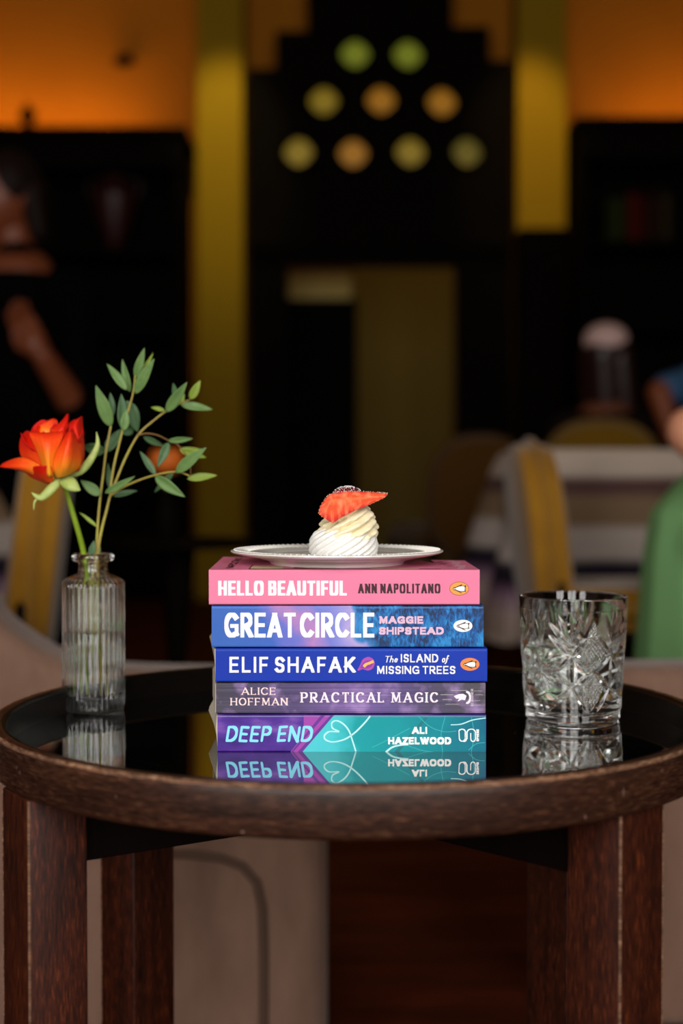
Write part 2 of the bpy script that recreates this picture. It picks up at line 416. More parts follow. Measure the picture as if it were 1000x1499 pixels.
# ------------------------------------------------------------------ dining chairs (mustard), tables with striped cloths
def make_chair(loc, rz, label):
    t = thing('dining_chair', (0, 0, 0), label, 'chair', 'mustard dining chairs')
    # chair faces +y in its own space; backrest at y = -0.2
    s = MB()
    bm = bmesh.new(); bmesh.ops.create_cube(bm, size=1)
    for v in bm.verts: v.co = Vector((v.co.x * (.44 if v.co.y > 0 else .38), v.co.y * .42, v.co.z * .08 + .43))
    bmesh.ops.bevel(bm, geom=bm.edges[:], offset=.03, segments=3, affect='EDGES'); s.bm(bm).build('seat', M_MUSTARD, t)
    # spoon back: rounded outline, padded thickness
    out = []
    for i in range(48):
        a = 2 * PI * i / 48; c, si = math.cos(a), math.sin(a)
        out.append((.175 * math.copysign(abs(c) ** .75, c), .56 + .20 * math.copysign(abs(si) ** .8, si)))
    rings = []
    for d, k in ((-.042, .86), (-.034, .97), (0, 1.0), (.034, .97), (.042, .86)):
        rings.append([(x * k, -.2 + d - (z - .5) * .10, .56 + (z - .56) * k) for x, z in out])
    v = [p for r in rings for p in r]; n = 48
    f = [(i * n + j, i * n + (j + 1) % n, (i + 1) * n + (j + 1) % n, (i + 1) * n + j) for i in range(4) for j in range(n)]
    f += [tuple(range(n)), tuple(4 * n + j for j in range(n))]
    MB().add(v, f).build('backrest', M_MUSTARD, t)
    MB().tube([(.179 * math.copysign(abs(math.cos(a)) ** .75, math.cos(a)), -.2 - (.06 + .203 * math.sin(a)) * .10, .56 + .204 * math.copysign(abs(math.sin(a)) ** .8, math.sin(a))) for i in range(41) for a in [2 * PI * i / 40]], .007, 8, caps=False).build('back_welt', M_MUSTARD, t)
    for sx in (-1, 1):
        MB().tube([(sx * .18, .18, .42), (sx * .185, .19, .2), (sx * .175, .185, 0)], [.02, .017, .012], 10).build('leg', M_DARKWOOD, t)
        MB().tube([(sx * .15, -.185, .5), (sx * .155, -.19, .3), (sx * .165, -.23, 0)], [.017, .018, .013], 10).build('leg', M_DARKWOOD, t)
    t.location = loc; t.rotation_euler = (0, 0, rz)
    return t
ch0 = make_chair((P(802, 800, 2.95).x + .185, 2.94, 0), -PI / 2 , 'mustard chair seen edge-on before the striped tablecloth at right')
def chair(loc, rz, label):
    c = copy_tree(ch0); c.location = loc; c.rotation_euler = (0, 0, rz); c['label'] = label; return c
chair((P(60, 800, 2.52).x - .205, 2.48, 0), PI / 2 + .16, 'mustard chair at the left edge, below the orange rose')
dimc = chair((XX(672, 5.2), 5.2, 0), 0.25, 'dim rounded chair back standing right of the doorway, beyond the book stack')
dimm = pm('mustard_velvet_dimmed', (74, 46, 10), rough=.85, spec=.1, sheen=.1)  # mustard velvet darkened; the dimness at this distance is put into the colour
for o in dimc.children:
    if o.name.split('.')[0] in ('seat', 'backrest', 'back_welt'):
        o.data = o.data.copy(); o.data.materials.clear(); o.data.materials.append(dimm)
dimc.scale = (1.05, 1.05, 1.08); dimc['group'] = 'mustard dining chairs painted dim'
bk = chair((XX(890, 4.3), 4.35, 0), PI - .15, 'mustard chair behind the striped table at right, only its top showing')

bk.scale = (1.1, 1.1, 1.13)
bkm = pm('mustard_velvet_shaded', (104, 74, 12), rough=.85, spec=.1, sheen=.1)  # darker copy of the mustard velvet, dim light put into its colour
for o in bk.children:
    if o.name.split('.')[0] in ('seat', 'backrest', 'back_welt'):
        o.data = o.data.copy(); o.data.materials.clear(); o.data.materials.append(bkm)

def stripes(name):
    m = bpy.data.materials.new(name); m.use_nodes = True; N, L, b = nodes_of(m)
    uv = N.new('ShaderNodeUVMap'); sp = N.new('ShaderNodeSeparateXYZ'); L.new(uv.outputs[0], sp.inputs[0])
    mo = N.new('ShaderNodeMath'); mo.operation = 'FRACT'; mu = N.new('ShaderNodeMath'); mu.operation = 'DIVIDE'; mu.inputs[1].default_value = .46
    L.new(sp.outputs[1], mu.inputs[0]); L.new(mu.outputs[0], mo.inputs[0])
    r = N.new('ShaderNodeValToRGB'); e = r.color_ramp.elements; r.color_ramp.interpolation = 'LINEAR'
    seq = [(0, (196, 178, 164)), (.13, (196, 178, 164)), (.17, (92, 66, 64)), (.22, (92, 66, 64)), (.26, (132, 108, 84)), (.38, (132, 108, 84)), (.42, (186, 172, 164)),
           (.55, (186, 172, 164)), (.59, (38, 32, 44)), (.66, (38, 32, 44)), (.69, (104, 76, 98)), (.74, (150, 122, 138)), (.82, (168, 146, 138)), (.95, (150, 132, 120)), (1, (196, 178, 164))]
    e[0].position = 0; e[0].color = lin(seq[0][1]); e[1].position = 1; e[1].color = lin(seq[-1][1])
    for p, c in seq[1:-1]: k = e.new(p); k.color = lin(c)
    L.new(mo.outputs[0], r.inputs[0]); L.new(r.outputs[0], b.inputs['Base Color'])
    b.inputs['Roughness'].default_value = .9; b.inputs['Specular IOR Level'].default_value = .1
    return m
M_STRIPE = stripes('striped_cloth')
def table_with_cloth(x0, x1, y0, y1, tl, cl, drop=.44, zt=.752):
    t = thing('dining_table', ((x0 + x1) / 2, (y0 + y1) / 2, 0), tl, 'table')
    MB().box((x0 + .015, y0 + .015, zt - .035), (x1 - .015, y1 - .015, zt - .008), bev=.006).build('tabletop', M_DARKWOOD, t)
    for lx in (x0 + .08, x1 - .08):
        for ly in (y0 + .08, y1 - .08): MB().tube([(lx, ly, 0), (lx, ly, zt - .035)], [.022, .032], 12).build('leg', M_DARKWOOD, t)
    # cloth: rings from the centre out over the edge and down, with folds
    mb = MB(); n = 160; rows = 26; v = []; uvv = []
    def ring(k):   # rounded rectangle perimeter, parameter k in 0..1
        per = 2 * ((x1 - x0) + (y1 - y0)); d = k * per; w, h = x1 - x0, y1 - y0
        if d < w: return (x0 + d, y0, 0, -1)
        d -= w
        if d < h: return (x1, y0 + d, 1, 0)
        d -= h
        if d < w: return (x1 - d, y1, 0, 1)
        d -= w
        return (x0, y1 - d, -1, 0)
    for j in range(rows):
        for i in range(n):
            x, y, nx, ny = ring(i / n)
            cxx, cyy = (x0 + x1) / 2, (y0 + y1) / 2
            cd = min(abs(x - x0), abs(x - x1)) + min(abs(y - y0), abs(y - y1))
            corner = max(0, 1 - cd / .16)
            if j < 6:
                s_ = j / 6; v.append((cxx + (x - cxx) * s_, cyy + (y - cyy) * s_, zt)); uvv.append((x, (1 - s_) * (y1 - y0) * .5 + 0.0))
            else:
                q = (j - 6) / (rows - 7); d = q * drop
                per = i / n * 2 * ((x1 - x0) + (y1 - y0))
                fold = .018 * math.sin(per * 24 + 1.2 * math.sin(per * 5)) * min(1, q * 2)
                fl = fold + corner * .10 * q ** .8 + .02 * q + .006 * math.sin(min(1, q * 8) * PI / 2)
                dx, dy = nx, ny
                if corner > 0:
                    dx = nx * .7 + math.copysign(.7, x - cxx) * corner; dy = ny * .7 + math.copysign(.7, y - cyy) * corner
                rz = zt - max(0, d - .004)
                v.append((x + dx * fl, y + dy * fl, rz)); uvv.append((x, d))
    f = [(j * n + i, j * n + (i + 1) % n, (j + 1) * n + (i + 1) % n, (j + 1) * n + i) for j in range(1, rows - 1) for i in range(n)]
    f += [(0 * n, n + i, n + (i + 1) % n) for i in range(n)]
    mb.add(v, f)
    o = mb.build('tablecloth', M_STRIPE, None, origin=((x0 + x1) / 2, (y0 + y1) / 2, zt), angle=1.4)
    l = o.data.uv_layers.new(name='UVMap')
    for lp in o.data.loops: l.data[lp.index].uv = uvv[lp.vertex_index]
    solid(o, .0022, 1)
    tag(o, cl, 'tablecloth', 'striped tablecloths')
table_with_cloth(P(782, 700, 3.32).x, P(782, 700, 3.32).x + .85, 3.32, 3.98, 'dining table under the striped cloth at right, behind the glass tumbler', 'horizontally striped beige and purple cloth behind the glass tumbler')
table_with_cloth(-1.85, -.93, 2.85, 3.5, 'dining table under the striped cloth at the left edge, behind the orange rose', 'striped pale cloth at the left edge behind the orange rose')

# ------------------------------------------------------------------ two low taupe armchairs behind the side table
def armchair(sil, Y, depth, label, panel, flip):
    """sil: side silhouette in pixels at depth Y, extruded backwards"""
    pts = [P(a, b, Y) for a, b in sil]
    for p in pts: p.y = Y; p.z = max(p.z, .03)
    cx = sum(p.x for p in pts) / len(pts)
    t = thing('armchair', (cx, Y + depth / 2, 0), label, 'armchair', 'taupe armchairs behind the side table')
    def slab(y0, y1):
        # smooth the upper run of the silhouette, then stack rings with rounded edges
        flat = [Vector((p.x, p.z)) for p in pts]
        sm = [flat[0]] + [Vector(q) for q in spline(flat[1:-1], 5)] + [flat[-1]]
        n = len(sm); ar = sum(sm[k].x * sm[(k + 1) % n].y - sm[(k + 1) % n].x * sm[k].y for k in range(n))
        sg = 1 if ar > 0 else -1; nr = []
        for k in range(n):
            t_ = (sm[(k + 1) % n] - sm[k]).normalized() + (sm[k] - sm[k - 1]).normalized()
            t_ = t_.normalized() if t_.length > 1e-6 else Vector((1, 0))
            nr.append(Vector((-t_.y, t_.x)) * sg)
        R_ = .026; rings = []
        for q in range(7): al = q / 6 * PI / 2; rings.append((y0 + R_ * (1 - math.sin(al)), R_ * (1 - math.cos(al))))
        rings = [(y0 + R_ * (1 - math.cos(q / 6 * PI / 2)), R_ * (1 - math.sin(q / 6 * PI / 2))) for q in range(7)]
        rings += [(y0 + (y1 - y0) - y_ + y0, ins_) for y_, ins_ in rings[::-1]]
        v = []
        for y_, ins_ in rings:
            for k in range(n): p = sm[k] + nr[k] * ins_; v.append((p.x, y_, p.y))
        f = [(r * n + k, r * n + (k + 1) % n, (r + 1) * n + (k + 1) % n, (r + 1) * n + k) for r in range(len(rings) - 1) for k in range(n)]
        f += [tuple(range(n)), tuple((len(rings) - 1) * n + k for k in range(n))]
        return MB().add(v, f)
    slab(Y - .09, Y + .02).build('arm', M_TAUPE, t, angle=.9)
    xs_ = [p.x for p in pts]; x0, x1 = min(xs_), max(xs_)
    MB().box((x0 + .02, Y + depth - .12, .06), (x1 - .04, Y + depth, .375), bev=.04).build('arm', M_TAUPE, t)
    zlow = min(p.z for p in pts if p.z > .2)
    MB().box((x0 + .06, Y + .02, .06), (x1 - .05, Y + depth - .13, zlow - .17), bev=.02).build('seat_base', M_TAUPE, t)
    MB().box((x0 + .12, Y + .025, zlow - .17), (x1 - .02, Y + depth - .135, zlow - .09), bev=.04).build('seat_cushion', M_TAUPE, t)
    bx0, bx1 = (x0, x0 + .09) if not flip else (x1 - .09, x1)
    zt = max(p.z for p in pts) - .03
    MB().box((bx0, Y + .02, .06), (bx1, Y + depth - .13, zt), bev=.04).build('backrest', M_TAUPE, t)
    if panel:
        pl_ = [P(a, b, Y - .092) for a, b in panel]
        for p in pl_: p.z = max(p.z, .045)
        MB().tube(pl_, .0055, 8).build('piping', M_TAUPE_DK, t)
    for fx in (x0 + .08, x1 - .08):
        for fy in (Y - .03, Y + depth - .07): MB().tube([(fx, fy, 0), (fx, fy, .06)], [.018, .024], 12).build('foot', M_DARKWOOD, t)
    return t
silL = [(-330, 1520), (-330, 730), (-290, 690), (-230, 690), (-150, 745), (-80, 805), (-20, 852), (15, 893), (55, 925), (100, 950), (150, 964), (215, 969), (310, 971), (420, 972), (462, 975), (478, 992), (480, 1020), (480, 1520)]
panelL = [(386, 1520), (386, 1400), (384, 1330), (376, 1292), (355, 1268), (325, 1256), (280, 1250), (200, 1248), (100, 1248)]
armchair(silL, 1.72, .48, 'low taupe armchair with sloping arm behind the left half of the side table', panelL, False)
silR = [(858, 1520), (858, 1000), (862, 980), (885, 967), (960, 964), (1010, 963), (1080, 955), (1150, 925), (1210, 870), (1260, 770), (1330, 715), (1400, 690), (1440, 730), (1440, 1520)]
armchair(silR, 1.78, .46, 'low taupe armchair behind the right half of the side table, beyond the tumbler', None, True)
# ------------------------------------------------------------------ the round side table
TC = Vector((.008, 1.105, 0)); RO, RI = .275, .2625
ZR, ZG, ZU = .516, .495, .4833         # rim top, glass top, underside
tb = thing('side_table', (TC.x, TC.y, 0), 'round dark walnut side table with raised rim and dark mirror glass top', 'table')
def rim_uv(p):
    a = math.atan2(p.y - TC.y, p.x - TC.x); r = math.hypot(p.x - TC.x, p.y - TC.y)
    return (a * RO + 1, p.z + (r - RO) * .5)
seams = [math.radians(d) for d in (-53.5, 36, 126, 217, 306.5)]
prof = [(RI + .0006, ZU), (RI + .0006, ZR - .003), (RI + .002, ZR - .0008), (RI + .004, ZR), (RO - .004, ZR), (RO - .0015, ZR - .001), (RO - .0004, ZR - .003), (RO, ZR - .006), (RO, ZU + .004), (RO - .001, ZU + .0015), (RO - .003, ZU)]
for k in range(4):
    a0, a1 = seams[k] + .0009, seams[k + 1] - .0009
    n = 72; m_ = len(prof)
    v = [(TC.x + r * math.cos(a), TC.y + r * math.sin(a), z) for i in range(n + 1) for a in [a0 + (a1 - a0) * i / n] for r, z in prof]
    f = [(i * m_ + j, (i + 1) * m_ + j, (i + 1) * m_ + (j + 1) % m_, i * m_ + (j + 1) % m_) for i in range(n) for j in range(m_)]
    f += [tuple(range(m_)), tuple(n * m_ + j for j in range(m_))]
    MB().add(v, f).build('rim_segment', M_RIM, tb, uv=(lambda kk: lambda p: (rim_uv(p)[0] + kk * 1.37, rim_uv(p)[1]))(k))
bm_ = MB().lathe([(RI + .0004, ZU + .005), (RI - .0004, ZU + .005), (RI - .0004, ZR - .0022), (RI + .0016, ZR - .0002), (RI + .0034, ZR + .0003), (RI + .0034, ZR - .001), (RI + .0004, ZR - .004)], 200, (TC.x, TC.y, 0))
o = bm_.build('inner_lip', pm('black_lacquered_lip', (11, 7, 5), rough=.32, spec=.25), tb); o['label'] = 'black lacquered inner lip of the rim'
M_EDGE_HIGHLIGHT = wood('walnut_edge_highlight', (60, 36, 26), (128, 96, 76), (186, 156, 132), 160, 900)  # pale wood tone painting the light caught on rim and leg edges
o = MB().lathe([(RO - .0026, ZR - .0003), (RO - .0018, ZR + .0001), (RO - .0008, ZR - .0004), (RO - .0001, ZR - .0014), (RO - .0001, ZR - .0026), (RO - .003, ZR - .003), (RO - .0026, ZR - .0003)], 200, (TC.x, TC.y, 0)).build('painted_edge_highlight', M_EDGE_HIGHLIGHT, tb, uv=rim_uv); o['label'] = 'pale painted highlight along the upper edge of the rim'
# chips worn through the stain
mb = MB()
for (px, py, w, h) in ((24, 1124, 2, 5), (29, 1131, 2, 5), (170, 1166, 1.6, 3), (355, 1218, 4.5, 3), (913, 1160, 1.6, 14), (857, 1196, 1.8, 6), (969, 1129, 1.8, 5)):
    x = P(px, py, .9).x / .9
    # hit the cylinder of the rim
    d = P(px, py, 1.0) - Vector((0, 0, CAMZ)); A = d.x ** 2 + d.y ** 2; B = -2 * (d.x * TC.x + d.y * TC.y); C_ = TC.x ** 2 + TC.y ** 2 - (RO + .0002) ** 2
    s_ = (-B - math.sqrt(max(0, B * B - 4 * A * C_))) / (2 * A); c = Vector((0, 0, CAMZ)) + d * s_
    t_ = Vector((-(c.y - TC.y), c.x - TC.x, 0)).normalized(); k = s_ / F
    ring = []
    for i in range(9):
        a = 2 * PI * i / 9; q = random.uniform(.55, 1.1)
        ring.append(c + t_ * math.cos(a) * w * k * q * .6 + Vector((0, 0, 1)) * math.sin(a) * h * k * q * .6)
    mb.add(ring, [tuple(range(9))])
o = mb.build('worn_chip', pm('bare_wood_chip', (128, 104, 92), rough=.7), tb)
# base board and mirror glass
bm = bmesh.new(); bmesh.ops.create_cone(bm, cap_ends=True, segments=128, radius1=RI - .0005, radius2=RI - .0005, depth=.004, matrix=Matrix.Translation((TC.x, TC.y, ZU + .0025)))
MB().bm(bm).build('base_board', M_DARKWOOD, tb, angle=.5)
mg = bpy.data.materials.new('dark_mirror_glass'); mg.use_nodes = True; N, L, b = nodes_of(mg)
b.inputs['Base Color'].default_value = lin((205, 202, 200)); b.inputs['Metallic'].default_value = .55; b.inputs['Roughness'].default_value = .012
b.inputs['IOR'].default_value = 3.3; b.inputs['Specular IOR Level'].default_value = .5
b.inputs['Coat Weight'].default_value = .6; b.inputs['Coat Roughness'].default_value = .01; b.inputs['Coat IOR'].default_value = 1.5
# fine dust specks on the glass
tc = N.new('ShaderNodeTexCoord'); vo = N.new('ShaderNodeTexVoronoi'); vo.inputs['Scale'].default_value = 170
L.new(tc.outputs['Object'], vo.inputs['Vector'])
lt = N.new('ShaderNodeMath'); lt.operation = 'LESS_THAN'; lt.inputs[1].default_value = .045; L.new(vo.outputs['Distance'], lt.inputs[0])
wn = N.new('ShaderNodeSeparateColor'); L.new(vo.outputs['Color'], wn.inputs[0])
g2 = N.new('ShaderNodeMath'); g2.operation = 'GREATER_THAN'; g2.inputs[1].default_value = .72; L.new(wn.outputs[0], g2.inputs[0])
an = N.new('ShaderNodeMath'); an.operation = 'MULTIPLY'; L.new(lt.outputs[0], an.inputs[0]); L.new(g2.outputs[0], an.inputs[1])
gl = N.new('ShaderNodeBsdfGlossy'); gl.inputs['Roughness'].default_value = .012; gl.inputs['Color'].default_value = (.95, .95, .95, 1)
bk_ = N.new('ShaderNodeBsdfDiffuse'); bk_.inputs[0].default_value = (.003, .0028, .0025, 1)
fr = N.new('ShaderNodeFresnel'); fr.inputs[0].default_value = 2.2
fm = N.new('ShaderNodeMath'); fm.operation = 'MULTIPLY_ADD'; fm.inputs[1].default_value = .64; fm.inputs[2].default_value = .36; L.new(fr.outputs[0], fm.inputs[0])
mm = N.new('ShaderNodeMixShader'); L.new(fm.outputs[0], mm.inputs[0]); L.new(bk_.outputs[0], mm.inputs[1]); L.new(gl.outputs[0], mm.inputs[2])
df = N.new('ShaderNodeBsdfDiffuse'); df.inputs[0].default_value = (.5, .48, .45, 1)
mx = N.new('ShaderNodeMixShader'); L.new(an.outputs[0], mx.inputs[0]); L.new(mm.outputs[0], mx.inputs[1]); L.new(df.outputs[0], mx.inputs[2])
L.new(mx.outputs[0], N['Material Output'].inputs[0])
bm = bmesh.new(); bmesh.ops.create_cone(bm, cap_ends=True, segments=160, radius1=RI - .0006, radius2=RI - .0006, depth=ZG - ZU - .0045, matrix=Matrix.Translation((TC.x, TC.y, (ZG + ZU + .0045) / 2)))
MB().bm(bm).build('glass_top', mg, tb, angle=.5)
# legs and braces
for deg, rr in ((-45.5, .2460), (-146.8, .2525), (38, .24), (142, .24)):
    a = math.radians(deg); rad = Vector((math.cos(a), math.sin(a), 0)); tan = Vector((-rad.y, rad.x, 0))
    M = Matrix((( rad.x, tan.x, 0, TC.x), (rad.y, tan.y, 0, TC.y), (0, 0, 1, 0), (0, 0, 0, 1)))
    Mi = M.inverted()
    def luv(p, Mi=Mi, q=deg * .03):
        l = Mi @ p; return (l.x + l.y * 1.0 + 5 + q, l.z)
    MB().box((rr - .021, -.0247, 0), (rr + .021, .0247, ZU), M=M, bev=.0016).build('leg', M_LEG, tb, uv=luv, angle=1.2)
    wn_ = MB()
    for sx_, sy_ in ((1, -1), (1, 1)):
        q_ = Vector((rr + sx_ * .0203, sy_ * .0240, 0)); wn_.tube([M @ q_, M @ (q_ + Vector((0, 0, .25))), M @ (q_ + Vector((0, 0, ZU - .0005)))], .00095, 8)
    wn_.build('painted_edge_highlight', M_EDGE_HIGHLIGHT, tb, uv=luv)  # leg corner highlights, painted as thin pale strips
    MB().box((.012, -.0125, ZU - .050), (rr - .0205, .0125, ZU), M=M, bev=.001).build('brace', M_DARKWOOD, tb, smooth=False)
MB().box((-.018, -.018, ZU - .050), (.018, .018, ZU), M=Matrix.Translation((TC.x, TC.y, 0)), bev=.001).build('brace_hub', M_DARKWOOD, tb, smooth=False)

# ------------------------------------------------------------------ a stroke alphabet for the printed lettering
def arc(cx, cy_, rx, ry, a0, a1, n=18, e=2.0):
    out = []
    for i in range(n + 1):
        a = math.radians(a0 + (a1 - a0) * i / n); c, s_ = math.cos(a), math.sin(a)
        out.append((cx + rx * math.copysign(abs(c) ** (2 / e), c), cy_ + ry * math.copysign(abs(s_) ** (2 / e), s_)))
    return out
def glyph(ch, e=2.0, deco=False):
    lo = .40 if not deco else .36
    G = {
     'A': (.78, [[(0, 0), (.5, 1)], [(1, 0), (.5, 1)], [(.2, .30 if not deco else .24), (.8, .30 if not deco else .24)]]),
     'B': (.62, [[(0, 0), (0, 1)], [(0, 1)] + arc(.5, .76, .44, .24, 90, -90, e=e) + [(0, .52)], [(0, .52)] + arc(.55, .26, .45, .26, 90, -90, e=e) + [(0, 0)]]),
     'C': (.72, [arc(.56, .5, .56, .5, 48, 312, 26, e=e)] if e < 3 else [[(1, .68)] + arc(.5, .5, .5, .5, 20, 340, 26, e=e)[1:-1] + [(1, .32)]]),
     'D': (.70, [[(0, 0), (0, 1)], [(0, 1)] + arc(.35, .5, .65, .5, 90, -90, 20, e=e) + [(0, 0)]]),
     'E': (.54, [[(0, 0), (0, 1)], [(0, 1), (1, 1)], [(0, .5), (.88, .5)], [(0, 0), (1, 0)]]),
     'F': (.50, [[(0, 0), (0, 1)], [(0, 1), (1, 1)], [(0, .48), (.86, .48)]]),
     'G': (.76, [arc(.54, .5, .54, .5, 48, 300, 26, e=e) + [(.98, .1)], [(1, 0.06), (1, .46)], [(1, .46), (.56, .46)]]),
     'H': (.68, [[(0, 0), (0, 1)], [(1, 0), (1, 1)], [(0, .5), (1, .5)]]),
     'I': (.0, [[(0, 0), (0, 1)]]),
     'K': (.64, [[(0, 0), (0, 1)], [(0, .36), (.95, 1)], [(.30, .54), (1, 0)]]),
     'L': (.50, [[(0, 0), (0, 1)], [(0, 0), (1, 0)]]),
     'M': (.88, [[(.04, 0), (.08, 1)], [(.08, 1), (.5, .12)], [(.92, 1), (.5, .12)], [(.96, 0), (.92, 1)]]),
     'N': (.70, [[(0, 0), (0, 1)], [(0, 1), (1, 0)], [(1, 0), (1, 1)]]),
     'O': (.80, [arc(.5, .5, .5, .5, 90, 450, 36, e=e)]),
     'P': (.58, [[(0, 0), (0, 1)], [(0, 1)] + arc(.5, .73, .5, .27, 90, -90, e=e) + [(0, .46)]]),
     'R': (.62, [[(0, 0), (0, 1)], [(0, 1)] + arc(.5, .73, .46, .27, 90, -90, e=e) + [(0, .46)], [(.42, .46), (1, 0)]]),
     'S': (.58, [[(.95, .84)] + arc(.5, .745, .44, .255, 40, 180, 12) + arc(.5, .745, .44, .245, 180, 262, 8)[1:] + arc(.5, .255, .48, .25, 80, 0, 8) + arc(.5, .255, .48, .255, 0, -150, 14)[1:]]),
     'T': (.60, [[(.5, 0), (.5, 1)], [(0, 1), (1, 1)]]),
     'U': (.68, [[(0, 1), (0, .34)] + arc(.5, .34, .5, .34, 180, 360, 18, e=e)[1:] + [(1, 1)]]),
     'V': (.74, [[(0, 1), (.5, 0)], [(1, 1), (.5, 0)]]),
     'W': (1.08, [[(0, 1), (.26, 0)], [(.26, 0), (.5, .95)], [(.5, .95), (.74, 0)], [(.74, 0), (1, 1)]]),
     'Z': (.60, [[(0, 1), (1, 1)], [(1, 1), (0, 0)], [(0, 0), (1, 0)]]),
     'h': (.44, [[(0, 0), (.12, 1.05)], [(.05, .38)] + arc(.5, .30, .42, .28, 150, 20, 10) + [(.9, .0)]]),
     'e': (.44, [[(.08, .30), (.9, .36)] + arc(.5, .31, .42, .30, 20, 320, 20)]),
     'o': (.48, [arc(.5, .30, .46, .30, 90, 450, 24)]),
     'f': (.40, [[(-.2, -.22), (.2, .0), (.42, .8)] + arc(.72, .84, .3, .2, 180, 50, 8), [(.08, .56), (.78, .56)]]),
    }
    return G[ch]
class PL(list):
    lev = 0
def clip_y(poly, lo, hi):
    for sgn, lim in ((1, lo), (-1, hi)):
        out = []
        for i in range(len(poly)):
            a, b_ = poly[i], poly[(i + 1) % len(poly)]
            da, db = sgn * (a[1] - lim), sgn * (b_[1] - lim)
            if da >= 0: out.append(a)
            if (da < 0) != (db < 0):
                t = da / (da - db); out.append((a[0] + (b_[0] - a[0]) * t, a[1] + (b_[1] - a[1]) * t))
        poly = out
        if len(poly) < 3: return []
    return poly
def ribbon(pts, wv, wh, cap=True, cyc=False, round_=False):
    """quads of a stroke; wv = thickness of vertical strokes, wh = of horizontal ones"""
    n = len(pts); out = []; L_, R_ = [], []
    pts = [Vector((p[0], p[1])) for p in pts]
    if cap and not cyc and n >= 2:
        for i0, i1 in ((0, 1), (-1, -2)):
            d = (pts[i0] - pts[i1]); 
            if d.length > 1e-9:
                d.normalize(); w = abs(d.y) * wh + abs(d.x) * wv
                pts[i0] = pts[i0] + d * w * .5
    for i in range(n):
        a = pts[i - 1] if (i > 0 or cyc) else pts[i]; c = pts[(i + 1) % n] if (i < n - 1 or cyc) else pts[i]
        if cyc and i == 0: a = pts[-2]
        if cyc and i == n - 1: c = pts[1]
        d1 = pts[i] - a; d2 = c - pts[i]
        if d1.length > 1e-9: d1.normalize()
        if d2.length > 1e-9: d2.normalize()
        t = d1 + d2
        if t.length < 1e-9: t = d1 if d1.length else d2
        t.normalize(); nn = Vector((-t.y, t.x))
        cosh = max(.5, abs(t.dot(d1 if d1.length > .5 else d2)))
        w = (abs(t.y) * wv + abs(t.x) * wh) / math.hypot(t.x, t.y) / cosh * .5
        L_.append(pts[i] + nn * w); R_.append(pts[i] - nn * w)
    for i in range(n - 1): out.append([tuple(L_[i]), tuple(L_[i + 1]), tuple(R_[i + 1]), tuple(R_[i])])
    if round_:
        for c, w in ((pts[0], (L_[0] - R_[0]).length / 2), (pts[-1], (L_[-1] - R_[-1]).length / 2)):
            out.append([(c.x + w * math.cos(2 * PI * k / 12), c.y + w * math.sin(2 * PI * k / 12)) for k in range(12)])
    return out
def mapq(q, fn):
    r = PL(fn(*p) for p in q); r.lev = getattr(q, 'lev', 0); return r
def text_polys(text, x0, x1, y0, y1, t=.16, th=None, gap=.14, space=.34, e=2.0, serif=False, slant=0, deco=False, brush=False, cap=None):
    """polygons (x right, y UP) filling the box x0..x1, y0..y1 (y0 = baseline)"""
    H = y1 - y0; th = th if th is not None else t; polys = []
    tot_w = 0; gaps = 0
    for i, ch in enumerate(text):
        if ch == ' ': gaps += space
        else:
            tot_w += glyph(ch, e, deco)[0]; gaps += t
            if i < len(text) - 1 and text[i + 1] != ' ': gaps += gap
    k = ((x1 - x0) / H - gaps) / tot_w if tot_w > 0 else 1
    x = 0
    for i, ch in enumerate(text):
        if ch == ' ': x += space; continue
        w, strokes = glyph(ch, e, deco); w = w * k + t
        jit = random.uniform(-.03, .03) if brush else 0
        for si_, st in enumerate(strokes):
            n_before = len(polys)
            pts = [(x + t / 2 + px * (w - t), th / 2 + py * (1 - th) + jit * px) for px, py in st]
            cyc = len(st) > 20 and abs(st[0][0] - st[-1][0]) < 1e-6 and abs(st[0][1] - st[-1][1]) < 1e-6
            tv, thh = t, th
            if serif and len(st) == 2 and st[0][0] != st[1][0] and st[0][1] != st[1][1]:
                up = (st[1][0] - st[0][0]) * (st[1][1] - st[0][1])
                tv = t * (.62 if up > 0 else 1.05)
                if ch == 'A': tv = t * (.6 if st[0][0] < .5 else 1.05)
                if ch == 'M': tv = t * (1.05 if st[0][0] < .3 and st[1][0] > .3 else .65)
            rq = ribbon(pts, tv, thh, cap=cap if cap is not None else True, cyc=cyc, round_=brush)
            for qi_, q in enumerate(rq):
                if not brush and ch.isupper(): q = clip_y(q, 0, 1)
                if len(q) >= 3: q = PL(q); q.lev = si_ + (4 if brush and qi_ >= len(rq) - 2 else 0); polys.append(q)
            if serif and ch.isupper() and ch not in 'CGSO':
                ends = [st[0], st[-1]] if len(st) == 2 else []
                for ex, ey in ends:
                    dvec = abs(st[1][1] - st[0][1]) > .5
                    if dvec and (ey < .02 or ey > .98) and not (ch == 'A' and ey > .5) and not (ch == 'N' and abs(st[0][0] - st[1][0]) > .5 and ey < .5) and not (ch == 'M' and .3 < ex < .7):
                        sx = x + t / 2 + ex * (w - t); s_ = t * .95; hh = th * .8
                        yy = 0 if ey < .5 else 1 - hh
                        polys.append(PL([(sx - s_, yy), (sx + s_, yy), (sx + s_, yy + hh), (sx - s_, yy + hh)])); polys[-1].lev = 4 + si_
                    if not dvec and abs(ex - 1) < .15 and ch in 'EFLTZ' or (not dvec and ch == 'T'):
                        sx = x + t / 2 + ex * (w - t); yy = th / 2 + ey * (1 - th); hh = .17 if ey > .5 else -.17
                        if abs(ey - .5) > .1: polys.append(PL([(sx - th * .5, yy), (sx + th * .5, yy), (sx + th * .5, yy - hh), (sx - th * .5, yy - hh)])); polys[-1].lev = 7
        x += w + (gap if i < len(text) - 1 and text[i + 1] != ' ' else 0)
    return [mapq(q, lambda px, py: (x0 + (px + slant * py) * H, y0 + py * H)) for q in polys]

